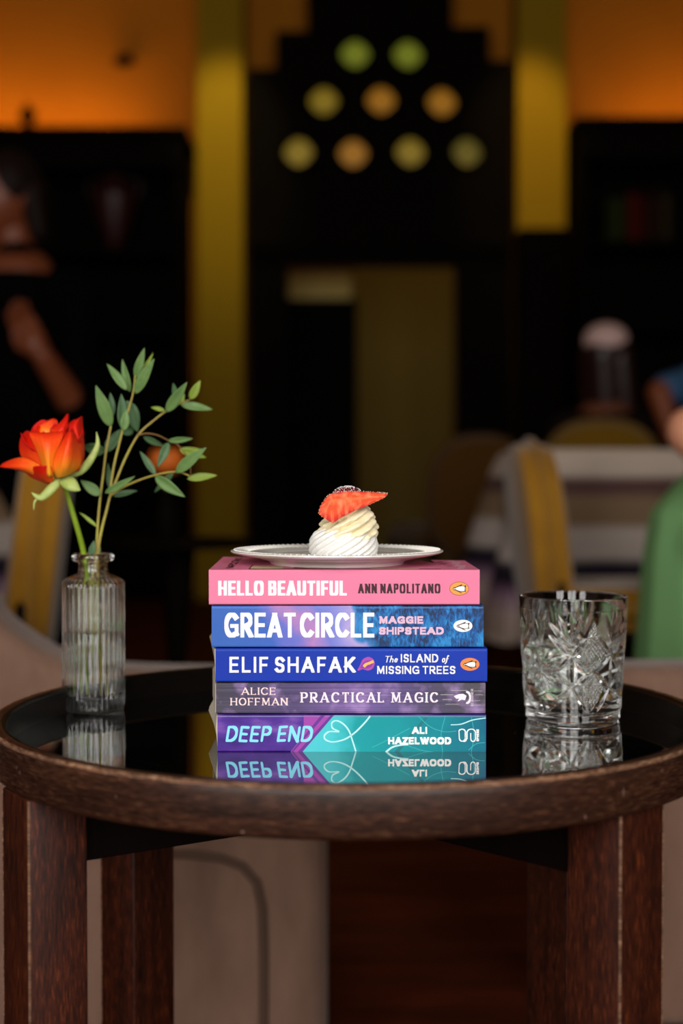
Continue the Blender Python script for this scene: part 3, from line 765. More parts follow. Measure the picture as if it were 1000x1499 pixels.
def printed(name, polys, mat, parent, Y, lift=.00012, label=None, flat=None):
    """polys in PIXELS of the frame (x right, y down) laid on the spine plane at depth Y"""
    mb = MB()
    for q in polys:
        mb.add([P(x, y, Y) + Vector((0, -lift - getattr(q, 'lev', 0) * .00003, 0)) for x, y in q], [tuple(range(len(q)))])
    o = mb.build(name, mat, parent, smooth=False)
    if label: o['label'] = label
    return o
def T(text, x0, x1, ytop, ybot, **k):       # pixel box -> polygons in pixel coords
    return [mapq(q, lambda x, y: (x, -y)) for q in text_polys(text, x0, x1, -ybot, -ytop, **k)]
def ell(cx, cy_, rx, ry, n=40): return [[(cx + rx * math.cos(2 * PI * i / n), cy_ + ry * math.sin(2 * PI * i / n)) for i in range(n)]]
def line(pts, w, **k): return ribbon(pts, w, w, **k)
# ------------------------------------------------------------------ the stack of five paperbacks
YS = 1.04
M_PAGES = pm('page_edges', (214, 204, 186), rough=.9, spec=.1, rgb2=(188, 178, 160), noise_scale=60, stretch=(.3, .3, 40))
INK = lambda n, c: pm('ink_' + n, c, rough=.45, spec=.3)
zs = [ZG + .0001] + [P(500, y, YS).z for y in (1044.6, 998.2, 947.4, 885.2)] + [P(500, 834, YS).z]
def book(k, px0, px1, depth, mat, label, bulge=None, gap=.0009, xr=None, far=(0, 0)):
    z0, z1 = zs[k], zs[k + 1] - (gap if k < 4 else 0)
    x0, x1 = P(px0, 950, YS).x, P(px1, 950, YS).x
    t = thing('paperback_book', ((x0 + x1) / 2, YS + depth / 2, z0), label, 'book', 'paperbacks stacked on the side table')
    c = .00045; r = .0011
    prof = [(YS + depth, z1), (YS + r, z1), (YS + r * .3, z1 - r * .3), (YS, z1 - r), (YS, z0 + r), (YS + r * .3, z0 + r * .3), (YS + r, z0), (YS + depth, z0),
            (YS + depth, z0 + c), (YS + r + c, z0 + c), (YS + c, z0 + r + c), (YS + c, z1 - r - c), (YS + r + c, z1 - c), (YS + depth, z1 - c)]
    v = []
    for s_, x in ((0, x0), (1, x1)):
        for j, (y, z) in enumerate(prof):
            fy = (y - YS) / depth
            top = j in (0, 1, 2, 12, 13)
            v.append((x, y, z + (far[s_] * fy if top else 0)))
    n = len(prof); f = [(i, (i + 1) % n, n + (i + 1) % n, n + i) for i in range(n)]
    strip = [(0, 13, 12, 1), (1, 12, 11, 3), (1, 3, 2), (3, 11, 10, 4), (4, 10, 9, 6), (4, 6, 5), (6, 9, 8, 7)]
    f += [q for q in strip] + [tuple(n + i for i in q[::-1]) for q in strip]
    cov = MB().add(v, f).build('cover', mat, t, smooth=False)
    # page block
    nz, ny = 8, 8; pv = []
    a0, a1 = x0 + .0008, x1 - .0008
    for i in range(nz + 1):
        for j in range(ny + 1):
            fz, fy = i / nz, j / ny
            s_ = (bulge(fz) if bulge else 0) * min(1, fy * 1.4 + .12)
            zt = z1 - c - .0001
            pv.append((a0 - s_, YS + .0008 + fy * (depth - .0018), z0 + c + .0001 + fz * (zt + far[0] * fy - z0 - c - .0001)))
    o_ = len(pv)
    for i in range(nz + 1):
        for j in range(ny + 1):
            fz, fy = i / nz, j / ny
            zt = z1 - c - .0001
            pv.append((a1, YS + .0008 + fy * (depth - .0018), z0 + c + .0001 + fz * (zt + far[1] * fy - z0 - c - .0001)))
    W = ny + 1; pf = []
    for o1 in (0, o_):
        pf += [(o1 + i * W + j, o1 + i * W + j + 1, o1 + (i + 1) * W + j + 1, o1 + (i + 1) * W + j) for i in range(nz) for j in range(ny)]
    for j in range(ny): pf += [(j, j + 1, o_ + j + 1, o_ + j), (nz * W + j, nz * W + j + 1, o_ + nz * W + j + 1, o_ + nz * W + j)]
    for i in range(nz): pf += [(i * W, (i + 1) * W, o_ + (i + 1) * W, o_ + i * W), (i * W + ny, (i + 1) * W + ny, o_ + (i + 1) * W + ny, o_ + i * W + ny)]
    MB().add(pv, pf).build('page_block', M_PAGES, t, smooth=False)
    return t
def seam_groove(t, px0, px1, py, c):
    printed('crease_line', line([(px0 + 1, py), (px1 - 1, py)], .7), c, t, YS, lift=.00006)

def penguin(cx, cy_, rx, ry, par, oval_c, edge_c, body=(250, 248, 244)):
    ov = printed('emblem_oval', ell(cx, cy_, rx - .7, ry - .7), INK('emblem_oval_%d' % sum(oval_c), oval_c), par, YS, .00016); par = ov
    printed('emblem_border', ell(cx, cy_, rx, ry), INK('emblem_edge_%d' % sum(edge_c), edge_c), par, YS, .0001)
    dk = INK('emblem_dark', (52, 28, 34)); wh = INK('emblem_white', body)
    s = rx / 14.2
    q = lambda pts: [[(cx + a * s, cy_ + b_ * s) for a, b_ in pts]]
    printed('penguin_back', q([(-9.8, .6), (-8.4, -1.6), (-5.6, -2.2), (-1, -4.2), (3.5, -6.2), (4.6, -5.2), (2.6, -3.8), (7.4, -4), (9.6, -5), (10, -3.8), (8.9, -.6), (9.4, 3.4), (10, 4.8), (8.4, 4.4), (5, 4.4), (1, 4.6), (4.6, 6.4), (3, 6.8), (-2, 4.4), (-5.6, 2.6), (-8.2, 2.2)]), dk, par, YS, .0002)
    printed('penguin_belly', q([(-6.8, .2), (-4, -1.6), (0, -3), (4, -3.4), (7.6, -3), (8, 0), (7.6, 3.4), (4, 3.6), (0, 3.4), (-4, 1.8)]), wh, par, YS, .00025)
    printed('penguin_cheek', q([(-8.6, .6), (-7.6, -.6), (-6.6, .2), (-7.4, 1.4)]), wh, par, YS, .00025)

# 1 -- the lowest book
def deep_mat():
    m = bpy.data.materials.new('purple_teal_cover'); m.use_nodes = True; N, L, b = nodes_of(m)
    tc = N.new('ShaderNodeTexCoord'); n = N.new('ShaderNodeTexNoise'); n.inputs['Scale'].default_value = 32; n.inputs['Detail'].default_value = 8
    mp = N.new('ShaderNodeMapping'); mp.inputs['Scale'].default_value = (1, 1, 2.5); L.new(tc.outputs['Object'], mp.inputs[0]); L.new(mp.outputs[0], n.inputs['Vector'])
    r = N.new('ShaderNodeValToRGB'); e = r.color_ramp.elements
    e[0].position = .34; e[0].color = lin((58, 32, 118)); e[1].position = .74; e[1].color = lin((134, 92, 172)); k = e.new(.52); k.color = lin((78, 44, 142))
    L.new(n.outputs['Fac'], r.inputs[0]); L.new(r.outputs[0], b.inputs['Base Color']); b.inputs['Roughness'].default_value = .42; b.inputs['Specular IOR Level'].default_value = .2
    return m
def teal_mat():
    m = bpy.data.materials.new('ink_teal_wash'); m.use_nodes = True; N, L, b = nodes_of(m)
    tc = N.new('ShaderNodeTexCoord'); sp = N.new('ShaderNodeSeparateXYZ'); L.new(tc.outputs['Object'], sp.inputs[0])
    n = N.new('ShaderNodeTexNoise'); n.inputs['Scale'].default_value = 45; n.inputs['Detail'].default_value = 5; L.new(tc.outputs['Object'], n.inputs['Vector'])
    a = N.new('ShaderNodeMath'); a.operation = 'MULTIPLY_ADD'; a.inputs[1].default_value = .05; L.new(n.outputs['Fac'], a.inputs[0]); L.new(sp.outputs[0], a.inputs[2])
    mr = N.new('ShaderNodeMapRange'); mr.inputs[1].default_value = -.035; mr.inputs[2].default_value = .125; L.new(a.outputs[0], mr.inputs[0])
    r = N.new('ShaderNodeValToRGB'); e = r.color_ramp.elements
    e[0].position = 0; e[0].color = lin((92, 200, 212)); e[1].position = 1; e[1].color = lin((14, 96, 124))
    for p, c in ((.28, (66, 188, 196)), (.42, (16, 150, 156)), (.78, (8, 128, 140))): k = e.new(p); k.color = lin(c)
    L.new(mr.outputs[0], r.inputs[0]); L.new(r.outputs[0], b.inputs['Base Color']); b.inputs['Roughness'].default_value = .42; b.inputs['Specular IOR Level'].default_value = .2
    return m
b1 = book(0, 318, 712, .128, deep_mat(), 'purple and teal paperback at the bottom of the book stack', bulge=lambda z: .0065 + .0088 * max(0, 1 - abs(z - .66) / .6))
yb, yt = 1102.2, 1047
printed('teal_print', [[(489, yt), (711.3, yt), (711.3, yb), (441.5, yb)]], teal_mat(), b1, YS, .00006)
printed('magenta_print', [[(444.6, yt), (484, yt), (434.5, yb), (424, yb), (444.6, 1076)]], INK('magenta', (154, 62, 160)), b1, YS, .00006)
printed('violet_stripe', [[(470, yt), (476, yt), (428, yb), (425, yb)], [(484, yt), (489, yt), (441.5, yb), (434.5, yb)]], INK('violet', (94, 44, 140)), b1, YS, .00009)
printed('dark_teal_stripe', [[(622, 1050), (627, 1050), (584, 1101), (577, 1101)]], INK('dark_teal', (20, 112, 122)), b1, YS, .00009)
pale = INK('pale_aqua', (178, 230, 232))
heart = spline([(542, 1048), (534, 1058), (520, 1072), (505, 1082), (488, 1086), (477, 1083), (475, 1077), (482, 1071), (496, 1071), (487, 1066), (486, 1058), (493, 1055), (503, 1060), (511, 1070), (516, 1084), (521, 1100)])
printed('heart_string', line(heart, 1.7, cap=False), pale, b1, YS, .00012)
thin = INK('thin_aqua', (58, 172, 176))
wav = []
for pts in ([(565, 1101), (574, 1094), (585, 1091), (598, 1090)],): wav += line(spline(pts), 2.0, cap=False)
for pts in ([(660, 1061), (675, 1060), (692, 1054), (711, 1051)],): wav += line(spline(pts), 1.3, cap=False)
printed('wave_line', wav, pale, b1, YS, .00011)
wav = []
for pts in ([(612, 1048), (630, 1064), (650, 1071), (668, 1070)], [(598, 1092), (620, 1099), (640, 1101)], [(686, 1098), (697, 1089), (710, 1087)], [(652, 1048), (646, 1074), (648, 1101)], [(690, 1050), (694, 1075), (690, 1100)], [(545, 1094), (566, 1084), (600, 1066)]):
    wav += line(spline(pts), .7, cap=False)
printed('fine_line', wav, thin, b1, YS, .0001)
printed('title_lettering', T('DEEP END', 330, 456, 1062.5, 1086, t=.155, gap=.12, space=.42, slant=.16, cap=False, brush=True, e=2.2), INK('sky', (128, 214, 240)), b1, YS, .00016)
wht = INK('white', (244, 242, 240))
printed('author_lettering', T('ALI', 603.5, 625.3, 1064, 1074.2, t=.24, gap=.12, space=.3) + T('HAZELWOOD', 568.3, 660.5, 1079, 1089.6, t=.24, gap=.10), wht, b1, YS, .00016)
lg = line(spline([(671.5, 1071)] + arc(676.5, 1071, 4.6, 3.6, 180, 360, 10) + [(681, 1080)] + arc(686, 1081, 4.6, 4, 180, 0, 10)[0:0] + arc(676.8, 1080, 4.4, 5, 0, 180, 10) + [(672, 1071)], 3), 1.3, cap=False)
lg += line([(683, 1070.6)] + [(683, 1080)] + arc(679.5, 1081, 3.5, 4.4, 0, 120, 8), 1.2, cap=False)
lg += line([(684, 1082)] + [(684, 1072)] + arc(690, 1072, 6, 4.8, 180, 360, 12) + [(696, 1080)] + arc(692.6, 1081, 3.4, 4.4, 0, 180, 10) + [(689.2, 1073)], 1.2, cap=False)
printed('publisher_mark', lg, wht, b1, YS, .00016)
def Tv(text, x0, x1, ytop, ybot, **k):   # text turned to read upwards
    return [mapq(q, lambda a, b_: (x0 + (x1 - x0) - b_ if False else x0 + ((x1 - x0) - b_), ybot - a)) for q in text_polys(text, 0, ybot - ytop, 0, x1 - x0, **k)]
printed('imprint_lettering', Tv('SPHERE', 697.4, 701.2, 1067.4, 1085, t=.26, gap=.12), wht, b1, YS, .00016)
seam_groove(b1, 318, 712, 1048.8, INK('crease_lilac', (150, 150, 196)))
# 2
def prac_mat():
    m = bpy.data.materials.new('grey_violet_cover'); m.use_nodes = True; N, L, b = nodes_of(m)
    tc = N.new('ShaderNodeTexCoord'); sp = N.new('ShaderNodeSeparateXYZ'); L.new(tc.outputs['Object'], sp.inputs[0])
    mp = N.new('ShaderNodeMapping'); mp.inputs['Scale'].default_value = (6, 6, 900); L.new(tc.outputs['Object'], mp.inputs[0])
    n = N.new('ShaderNodeTexNoise'); n.inputs['Scale'].default_value = 1; n.inputs['Detail'].default_value = 4; L.new(mp.outputs[0], n.inputs['Vector'])
    mr = N.new('ShaderNodeMapRange'); mr.inputs[1].default_value = -.1; mr.inputs[2].default_value = .1; L.new(sp.outputs[0], mr.inputs[0])
    r = N.new('ShaderNodeValToRGB'); e = r.color_ramp.elements; e[0].position = 0; e[0].color = lin((74, 70, 84)); e[1].position = 1; e[1].color = lin((82, 78, 82))
    for p, c in ((.3, (84, 72, 112)), (.5, (122, 96, 156)), (.62, (102, 84, 140)), (.8, (84, 76, 104))): k = e.new(p); k.color = lin(c)
    L.new(mr.outputs[0], r.inputs[0])
    n2 = N.new('ShaderNodeTexNoise'); n2.inputs['Scale'].default_value = 60; n2.inputs['Detail'].default_value = 4; L.new(tc.outputs['Object'], n2.inputs['Vector'])
    r3 = N.new('ShaderNodeMapRange'); r3.inputs[1].default_value = .5; r3.inputs[2].default_value = .8; L.new(n2.outputs['Fac'], r3.inputs[0])
    m3 = N.new('ShaderNodeMix'); m3.data_type = 'RGBA'; m3.inputs[7].default_value = lin((170, 140, 196)); L.new(r3.outputs[0], m3.inputs[0]); L.new(r.outputs[0], m3.inputs[6])
    mul = N.new('ShaderNodeMix'); mul.data_type = 'RGBA'; mul.blend_type = 'MULTIPLY'; mul.inputs[0].default_value = 1
    r2 = N.new('ShaderNodeMapRange'); r2.inputs[1].default_value = .3; r2.inputs[2].default_value = .7; r2.inputs[3].default_value = .62; r2.inputs[4].default_value = 1.2; L.new(n.outputs['Fac'], r2.inputs[0])
    L.new(m3.outputs[2], mul.inputs[6]); L.new(r2.outputs[0], mul.inputs[7]); L.new(mul.outputs[2], b.inputs['Base Color'])
    b.inputs['Roughness'].default_value = .4; b.inputs['Specular IOR Level'].default_value = .2
    return m
b2 = book(1, 316, 711, .13, prac_mat(), 'thin grey violet paperback, second from the bottom of the stack', bulge=lambda z: .0106)
pk = INK('shell_pink', (246, 214, 214)); pk2 = INK('pale_lilac', (246, 226, 240))
printed('author_lettering', T('ALICE', 353.5, 403.5, 1006.4, 1017, t=.17, th=.085, gap=.24, serif=True) + T('HOFFMAN', 337.6, 421, 1021.6, 1032.4, t=.17, th=.085, gap=.24, serif=True), pk, b2, YS, .00014)
printed('title_lettering', T('PRACTICAL MAGIC', 440.5, 641.5, 1013.4, 1028.2, t=.18, th=.09, gap=.25, space=.7, serif=True), pk2, b2, YS, .00014)
sw = [[(664.5, 1019), (672, 1016), (678, 1015.5), (683, 1018.5), (681, 1025), (676, 1024), (670, 1027), (672, 1022.5), (668, 1022.8)]]
sw += line(arc(684, 1021, 4.2, 8, -110, 110, 14), 2.4, cap=False)
printed('publisher_mark', sw, pk2, b2, YS, .00014)
printed('imprint_lettering', Tv('SCRIBNER', 689.3, 693, 1008.5, 1034, t=.18, th=.12, gap=.16, serif=False), INK('imprint_grey', (205, 190, 200)), b2, YS, .00014)
rub = []
for (x0, x1, y) in ((645, 664, 1016.8), (660, 684, 1010.5), (694, 706, 1011.5), (648, 662, 1024), (686, 703, 1025.5), (696, 707, 1017), (652, 672, 1031), (690, 704, 1032)):
    rub += line([(x0, y), ((x0 + x1) / 2, y + random.uniform(-.5, .5)), (x1, y)], random.uniform(.4, .9), cap=False)
printed('rubbed_scratch', rub, INK('scratch_grey', (168, 164, 166)), b2, YS, .00012)
# 3
b3 = book(2, 315.5, 713.5, .13, pm('royal_blue_cover', (20, 56, 170), rough=.4, spec=.2, rgb2=(16, 48, 158), noise_scale=10), 'royal blue paperback with white lettering in the middle of the stack', bulge=lambda z: .0072 + .0056 * z)
printed('author_lettering', T('ELIF SHAFAK', 336, 519.8, 961.4, 984.6, t=.155, gap=.2, space=.42), wht, b3, YS, .00014)
cw = INK('cream_white', (242, 238, 230))
printed('title_lettering', T('The', 562.5, 582, 960.2, 969.6, t=.15, th=.09, gap=.06, slant=.22, cap=True) + T('ISLAND', 586.8, 641.6, 957.3, 969.6, t=.15, gap=.17) + T('of', 646.5, 656.5, 959.6, 969.6, t=.15, th=.09, gap=.04, slant=.15) +
        T('MISSING TREES', 551.8, 666.6, 974.8, 986.6, t=.15, gap=.16, space=.42), cw, b3, YS, .00014)
printed('leaf_motif', [[(x, y) for x, y in spline([(523, 981), (527, 974), (531, 965.5), (539, 961.5), (546, 964.5), (548.6, 971), (546, 978), (539, 981.5), (531, 979.5), (526, 981.5), (523, 981)], 6)[:-1]]], INK('orchid', (168, 72, 168)), b3, YS, .0001)
printed('leaf_core', [[(x, y) for x, y in spline([(527, 978), (531, 971), (537, 967), (544, 967), (546, 971.5), (542, 977), (535, 978.5), (527, 978)], 6)[:-1]]], INK('plum', (134, 52, 158)), b3, YS, .00013)
printed('leaf_vein', line(spline([(532.5, 976), (536, 972.5), (541, 970.6), (547, 968)], 8), 3.0, cap=False), INK('gold', (246, 182, 92)), b3, YS, .00016)
penguin(688, 972.4, 14, 9.4, b3, (236, 134, 62), (232, 128, 58))
seam_groove(b3, 316, 713, 952.3, INK('crease_blue', (58, 96, 200)))
# 4
def great_mat():
    m = bpy.data.materials.new('blue_sky_cover'); m.use_nodes = True; N, L, b = nodes_of(m)
    tc = N.new('ShaderNodeTexCoord'); sp = N.new('ShaderNodeSeparateXYZ'); L.new(tc.outputs['Object'], sp.inputs[0])
    n = N.new('ShaderNodeTexNoise'); n.inputs['Scale'].default_value = 26; n.inputs['Detail'].default_value = 4; L.new(tc.outputs['Object'], n.inputs['Vector'])
    a = N.new('ShaderNodeMath'); a.operation = 'MULTIPLY_ADD'; a.inputs[1].default_value = .05; L.new(n.outputs['Fac'], a.inputs[0]); L.new(sp.outputs[0], a.inputs[2])
    a2 = N.new('ShaderNodeMath'); a2.operation = 'MULTIPLY_ADD'; a2.inputs[1].default_value = .35; L.new(sp.outputs[2], a2.inputs[0]); L.new(a.outputs[0], a2.inputs[2])
    mr = N.new('ShaderNodeMapRange'); mr.inputs[1].default_value = -.072; mr.inputs[2].default_value = .128; L.new(a2.outputs[0], mr.inputs[0])
    r = N.new('ShaderNodeValToRGB'); e = r.color_ramp.elements; e[0].position = 0; e[0].color = lin((56, 100, 180)); e[1].position = 1; e[1].color = lin((30, 88, 156))
    for p, c in ((.22, (62, 100, 186)), (.29, (104, 112, 198)), (.34, (178, 128, 186)), (.40, (112, 122, 204)), (.48, (140, 140, 212)), (.535, (176, 160, 212)), (.56, (60, 130, 196)), (.62, (30, 84, 150))): k = e.new(p); k.color = lin(c)
    L.new(mr.outputs[0], r.inputs[0])
    mp = N.new('ShaderNodeMapping'); mp.inputs['Scale'].default_value = (330, 330, 130); mp.inputs['Rotation'].default_value = (0, .5, 0); L.new(tc.outputs['Object'], mp.inputs[0])
    n2 = N.new('ShaderNodeTexNoise'); n2.inputs['Scale'].default_value = 1; n2.inputs['Detail'].default_value = 5; n2.inputs['Distortion'].default_value = 1.5; L.new(mp.outputs[0], n2.inputs['Vector'])
    n3 = N.new('ShaderNodeTexNoise'); n3.inputs['Scale'].default_value = 55; n3.inputs['Detail'].default_value = 3; L.new(tc.outputs['Object'], n3.inputs['Vector'])
    ad = N.new('ShaderNodeMath'); ad.operation = 'ADD'; L.new(n2.outputs['Fac'], ad.inputs[0]); L.new(n3.outputs['Fac'], ad.inputs[1])
    r2 = N.new('ShaderNodeValToRGB'); q = r2.color_ramp.elements; q[0].position = .42; q[0].color = lin((34, 54, 88)); q[1].position = .60; q[1].color = lin((48, 138, 202)); k = q.new(.5); k.color = lin((30, 88, 156))
    hv = N.new('ShaderNodeMath'); hv.operation = 'MULTIPLY'; hv.inputs[1].default_value = .5; L.new(ad.outputs[0], hv.inputs[0]); L.new(hv.outputs[0], r2.inputs[0])
    gt = N.new('ShaderNodeMapRange'); gt.inputs[1].default_value = .55; gt.inputs[2].default_value = .58; L.new(mr.outputs[0], gt.inputs[0])
    mx = N.new('ShaderNodeMix'); mx.data_type = 'RGBA'; L.new(gt.outputs[0], mx.inputs[0]); L.new(r.outputs[0], mx.inputs[6]); L.new(r2.outputs[0], mx.inputs[7])
    L.new(mx.outputs[2], b.inputs['Base Color']); b.inputs['Roughness'].default_value = .4; b.inputs['Specular IOR Level'].default_value = .2
    return m
b4 = book(3, 310, 708, .13, great_mat(), 'blue paperback with cloud pattern directly under the pink one', bulge=lambda z: .0072)
printed('title_lettering', T('GREAT CIRCLE', 328.6, 548, 896.8, 933.2, t=.155, th=.155, gap=.075, space=.17, e=2.0, deco=True), wht, b4, YS, .00014)
printed('author_lettering', T('MAGGIE', 555.2, 619.6, 902, 913, t=.24, gap=.13) + T('SHIPSTEAD', 555, 649.6, 917.8, 929, t=.24, gap=.12), INK('mauve_pink', (222, 182, 206)), b4, YS, .00014)
penguin(677.8, 916.2, 13.8, 8.9, b4, (244, 244, 246), (244, 244, 246))
seam_groove(b4, 310, 708, 889.8, INK('crease_sky', (104, 146, 210)))
# 5 -- the pink one, whose cover art shows on top
b5 = book(4, 306, 702, .128, pm('pink_cover', (228, 124, 158), rough=.42, spec=.2), 'pink paperback on top of the stack, under the white saucer', far=(.0018, -.0012))
printed('title_lettering', T('HELLO BEAUTIFUL', 319.4, 507.8, 850, 871.8, t=.225, th=.17, gap=.075, space=.30, e=3.2), INK('blush_white', (250, 236, 242)), b5, YS, .00014)
printed('author_lettering', T('ANN NAPOLITANO', 524.4, 644.8, 854.4, 868.6, t=.2, th=.15, gap=.12, space=.36, e=3.0), INK('dark_maroon', (58, 20, 34)), b5, YS, .00014)
penguin(672.4, 861.6, 14.3, 10, b5, (240, 156, 66), (120, 72, 60))
bx0, bx1 = P(306, 900, YS).x, P(702, 900, YS).x; bz = zs[5]
def top(u, v):        # u across the cover 0..1, v from spine to fore-edge 0..1
    return Vector((bx0 + (bx1 - bx0) * u, YS + .128 * v, bz + .00016 + (.0018 * (1 - u) - .0012 * u) * v + .0000))
def topq(name, quads, mat, dz=0):
    mb = MB()
    for u0, v0, u1, v1 in quads: mb.add([top(u0, v0) + Vector((0, 0, dz)), top(u1, v0) + Vector((0, 0, dz)), top(u1, v1) + Vector((0, 0, dz)), top(u0, v1) + Vector((0, 0, dz))], [(0, 1, 2, 3)])
    return mb.build(name, mat, b5, smooth=False)
topq('cover_art', [(.145, .03, .86, .97)], INK('art_black', (26, 20, 20)))
topq('art_green', [(.15, .70, .24, .95), (.30, .52, .36, .75)], INK('art_green', (20, 96, 40)), .00005)
topq('art_cream', [(.15, .06, .27, .30), (.16, .42, .25, .66), (.6, .05, .78, .3), (.58, .42, .72, .72)], INK('art_cream', (222, 196, 160)), .00005)
topq('art_red', [(.31, .05, .47, .18), (.4, .25, .52, .45)], INK('art_red', (150, 36, 46)), .00005)
def Ttop(text, u0, u1, v0, v1, along, mat, name, **k):
    mb = MB()
    for q in text_polys(text, 0, (v1 - v0) * .128 if along else (u1 - u0) * .198, 0, (u1 - u0) * .198 if along else (v1 - v0) * .128, **k):
        if along: pts = [top(u1 - y / .198, v0 + x / .128) for x, y in q]
        else: pts = [top(u0 + x / .198, v0 + y / .128) for x, y in q]
        mb.add([p + Vector((0, 0, .00008 + q.lev * .00003)) for p in pts], [tuple(range(len(pts)))])
    mb.build(name, mat, b5, smooth=False)
Ttop('NAPOLITANO', .055, .085, .1, .92, True, INK('dark_maroon', (58, 20, 34)), 'cover_author_lettering', t=.2, gap=.1)
for i, (v0, tx) in enumerate(((.14, 'A'), (.34, 'A'), (.54, 'A'))): pass
topq('review_lettering', [(.875 + .012 * (j % 2), .12 + .1 * j, .895 + .03 * ((j * 7) % 3) / 3, .15 + .1 * j) for j in range(8)], INK('dark_maroon', (58, 20, 34)), .00005)
topq('review_star', [(.925 + .012 * (j % 2), .1 + .12 * j, .95 + .01 * (j % 3), .14 + .12 * j) for j in range(7)], INK('blush_white', (250, 236, 242)), .00005)
# ------------------------------------------------------------------ saucer
M_CHINA = pm('white_china', (236, 233, 226), rough=.16, spec=.5, coat=.3)
SC = Vector((P(493.5, 806, 1.105).x, 1.105, bz + .0004)); 
sa = thing('saucer', SC, 'white china saucer with ribbed rim on top of the pink book', 'saucer')
ZW = .0062
def ribs(a, r, z):
    if .050 < r < .0815 and z > .006: pass
    return r + (.00035 * math.cos(a * 110) if r > .081 else 0)
pr = [(0, .0022), (.040, .0022), (.047, .0012), (.049, 0), (.0515, 0), (.0525, .0018), (.056, .0034), (.066, .0056), (.076, .0074), (.0808, .0086), (.0822, .0097), (.0820, .0106), (.0808, .0110), (.078, .0108), (.066, .0092), (.057, .0078), (.054, .0070), (.0525, .0065), (.050, ZW), (.02, ZW), (0, ZW)]
o = MB().lathe(pr, 220, SC, ribs).build('body', M_CHINA, sa, angle=1.0)
mb = MB()
for i in range(110):
    a = 2 * PI * i / 110; c, s_ = math.cos(a), math.sin(a)
    mb.tube([SC + Vector((c * .068, s_ * .068, .0094)), SC + Vector((c * .0745, s_ * .0745, .0104)), SC + Vector((c * .0802, s_ * .0802, .0111))], [.0004, .0009, .0006], 5)
mb.build('rim_beading', M_CHINA, sa)
MB().lathe([(.0520, .00655), (.0524, .0068), (.0528, .0069), (.0528, .0064)], 120, SC).build('well_line', pm('china_grey_line', (150, 146, 142), rough=.4), sa)['label'] = 'thin grey line around the well'

# ------------------------------------------------------------------ meringue nest, cream, strawberry, raspberry
YM = 1.105; ZP = SC.z + ZW
mc = P(503, 800, YM); mc.z = ZP
de = thing('meringue', mc, 'small white meringue with piped cream on the saucer', 'dessert')
def swirl(c, prof, n, depth, twist, segs=180, lean=(0, 0), pw=1.0, ruf=.0005):
    """prof: (r, z) dense; n ridges twisting with height"""
    v = []; m_ = len(prof); ztop = prof[-1][1]
    for j, (r, z) in enumerate(prof):
        for i in range(segs):
            a = 2 * PI * i / segs
            ph = n * (a - twist(z / ztop)) / 2
            rr = r * (1 - depth * (1 - abs(math.sin(ph)) ** pw)) + ruf * noise.noise(Vector((math.cos(a) * 4, math.sin(a) * 4, z * 160)))
            v.append((c.x + rr * math.cos(a) + lean[0] * (z / ztop) ** 2, c.y + rr * math.sin(a) + lean[1] * (z / ztop) ** 2, c.z + z))
    f = [(j * segs + i, j * segs + (i + 1) % segs, (j + 1) * segs + (i + 1) % segs, (j + 1) * segs + i) for j in range(m_ - 1) for i in range(segs)]
    f += [tuple(range(segs)), tuple((m_ - 1) * segs + i for i in range(segs))]
    return MB().add(v, f)
def dense(pts, n=6):
    return [tuple(p) for p in spline([Vector((a, b_)) for a, b_ in pts], n)]
M_MER = pm('meringue_white', (236, 234, 230), rough=.6, spec=.2, sss=.08)
M_CRM = pm('piped_cream', (246, 233, 196), rough=.5, spec=.25, sss=.08)
swirl(mc, dense([(.0250, 0), (.0266, .0025), (.0272, .007), (.0266, .0115), (.0250, .0155), (.022, .0190), (.016, .0215), (.008, .0225), (.001, .0228)]), 18, .10, lambda t: 1.5 * t).build('meringue_nest', M_MER, de, angle=.8)
cc = P(509, 790, YM - .001); cc.z = ZP + .0108
swirl(cc, dense([(.0195, 0), (.0222, .002), (.0236, .005), (.0238, .009), (.0226, .0135), (.0204, .018), (.0172, .0225), (.0132, .0265), (.0085, .0300), (.0045, .0325), (.0012, .0345)]), 9, .30, lambda t: 2.9 * t + .5 * t * t, lean=(.0062, -.002), pw=.75, ruf=.0022).build('piped_cream', M_CRM, de, angle=.9)

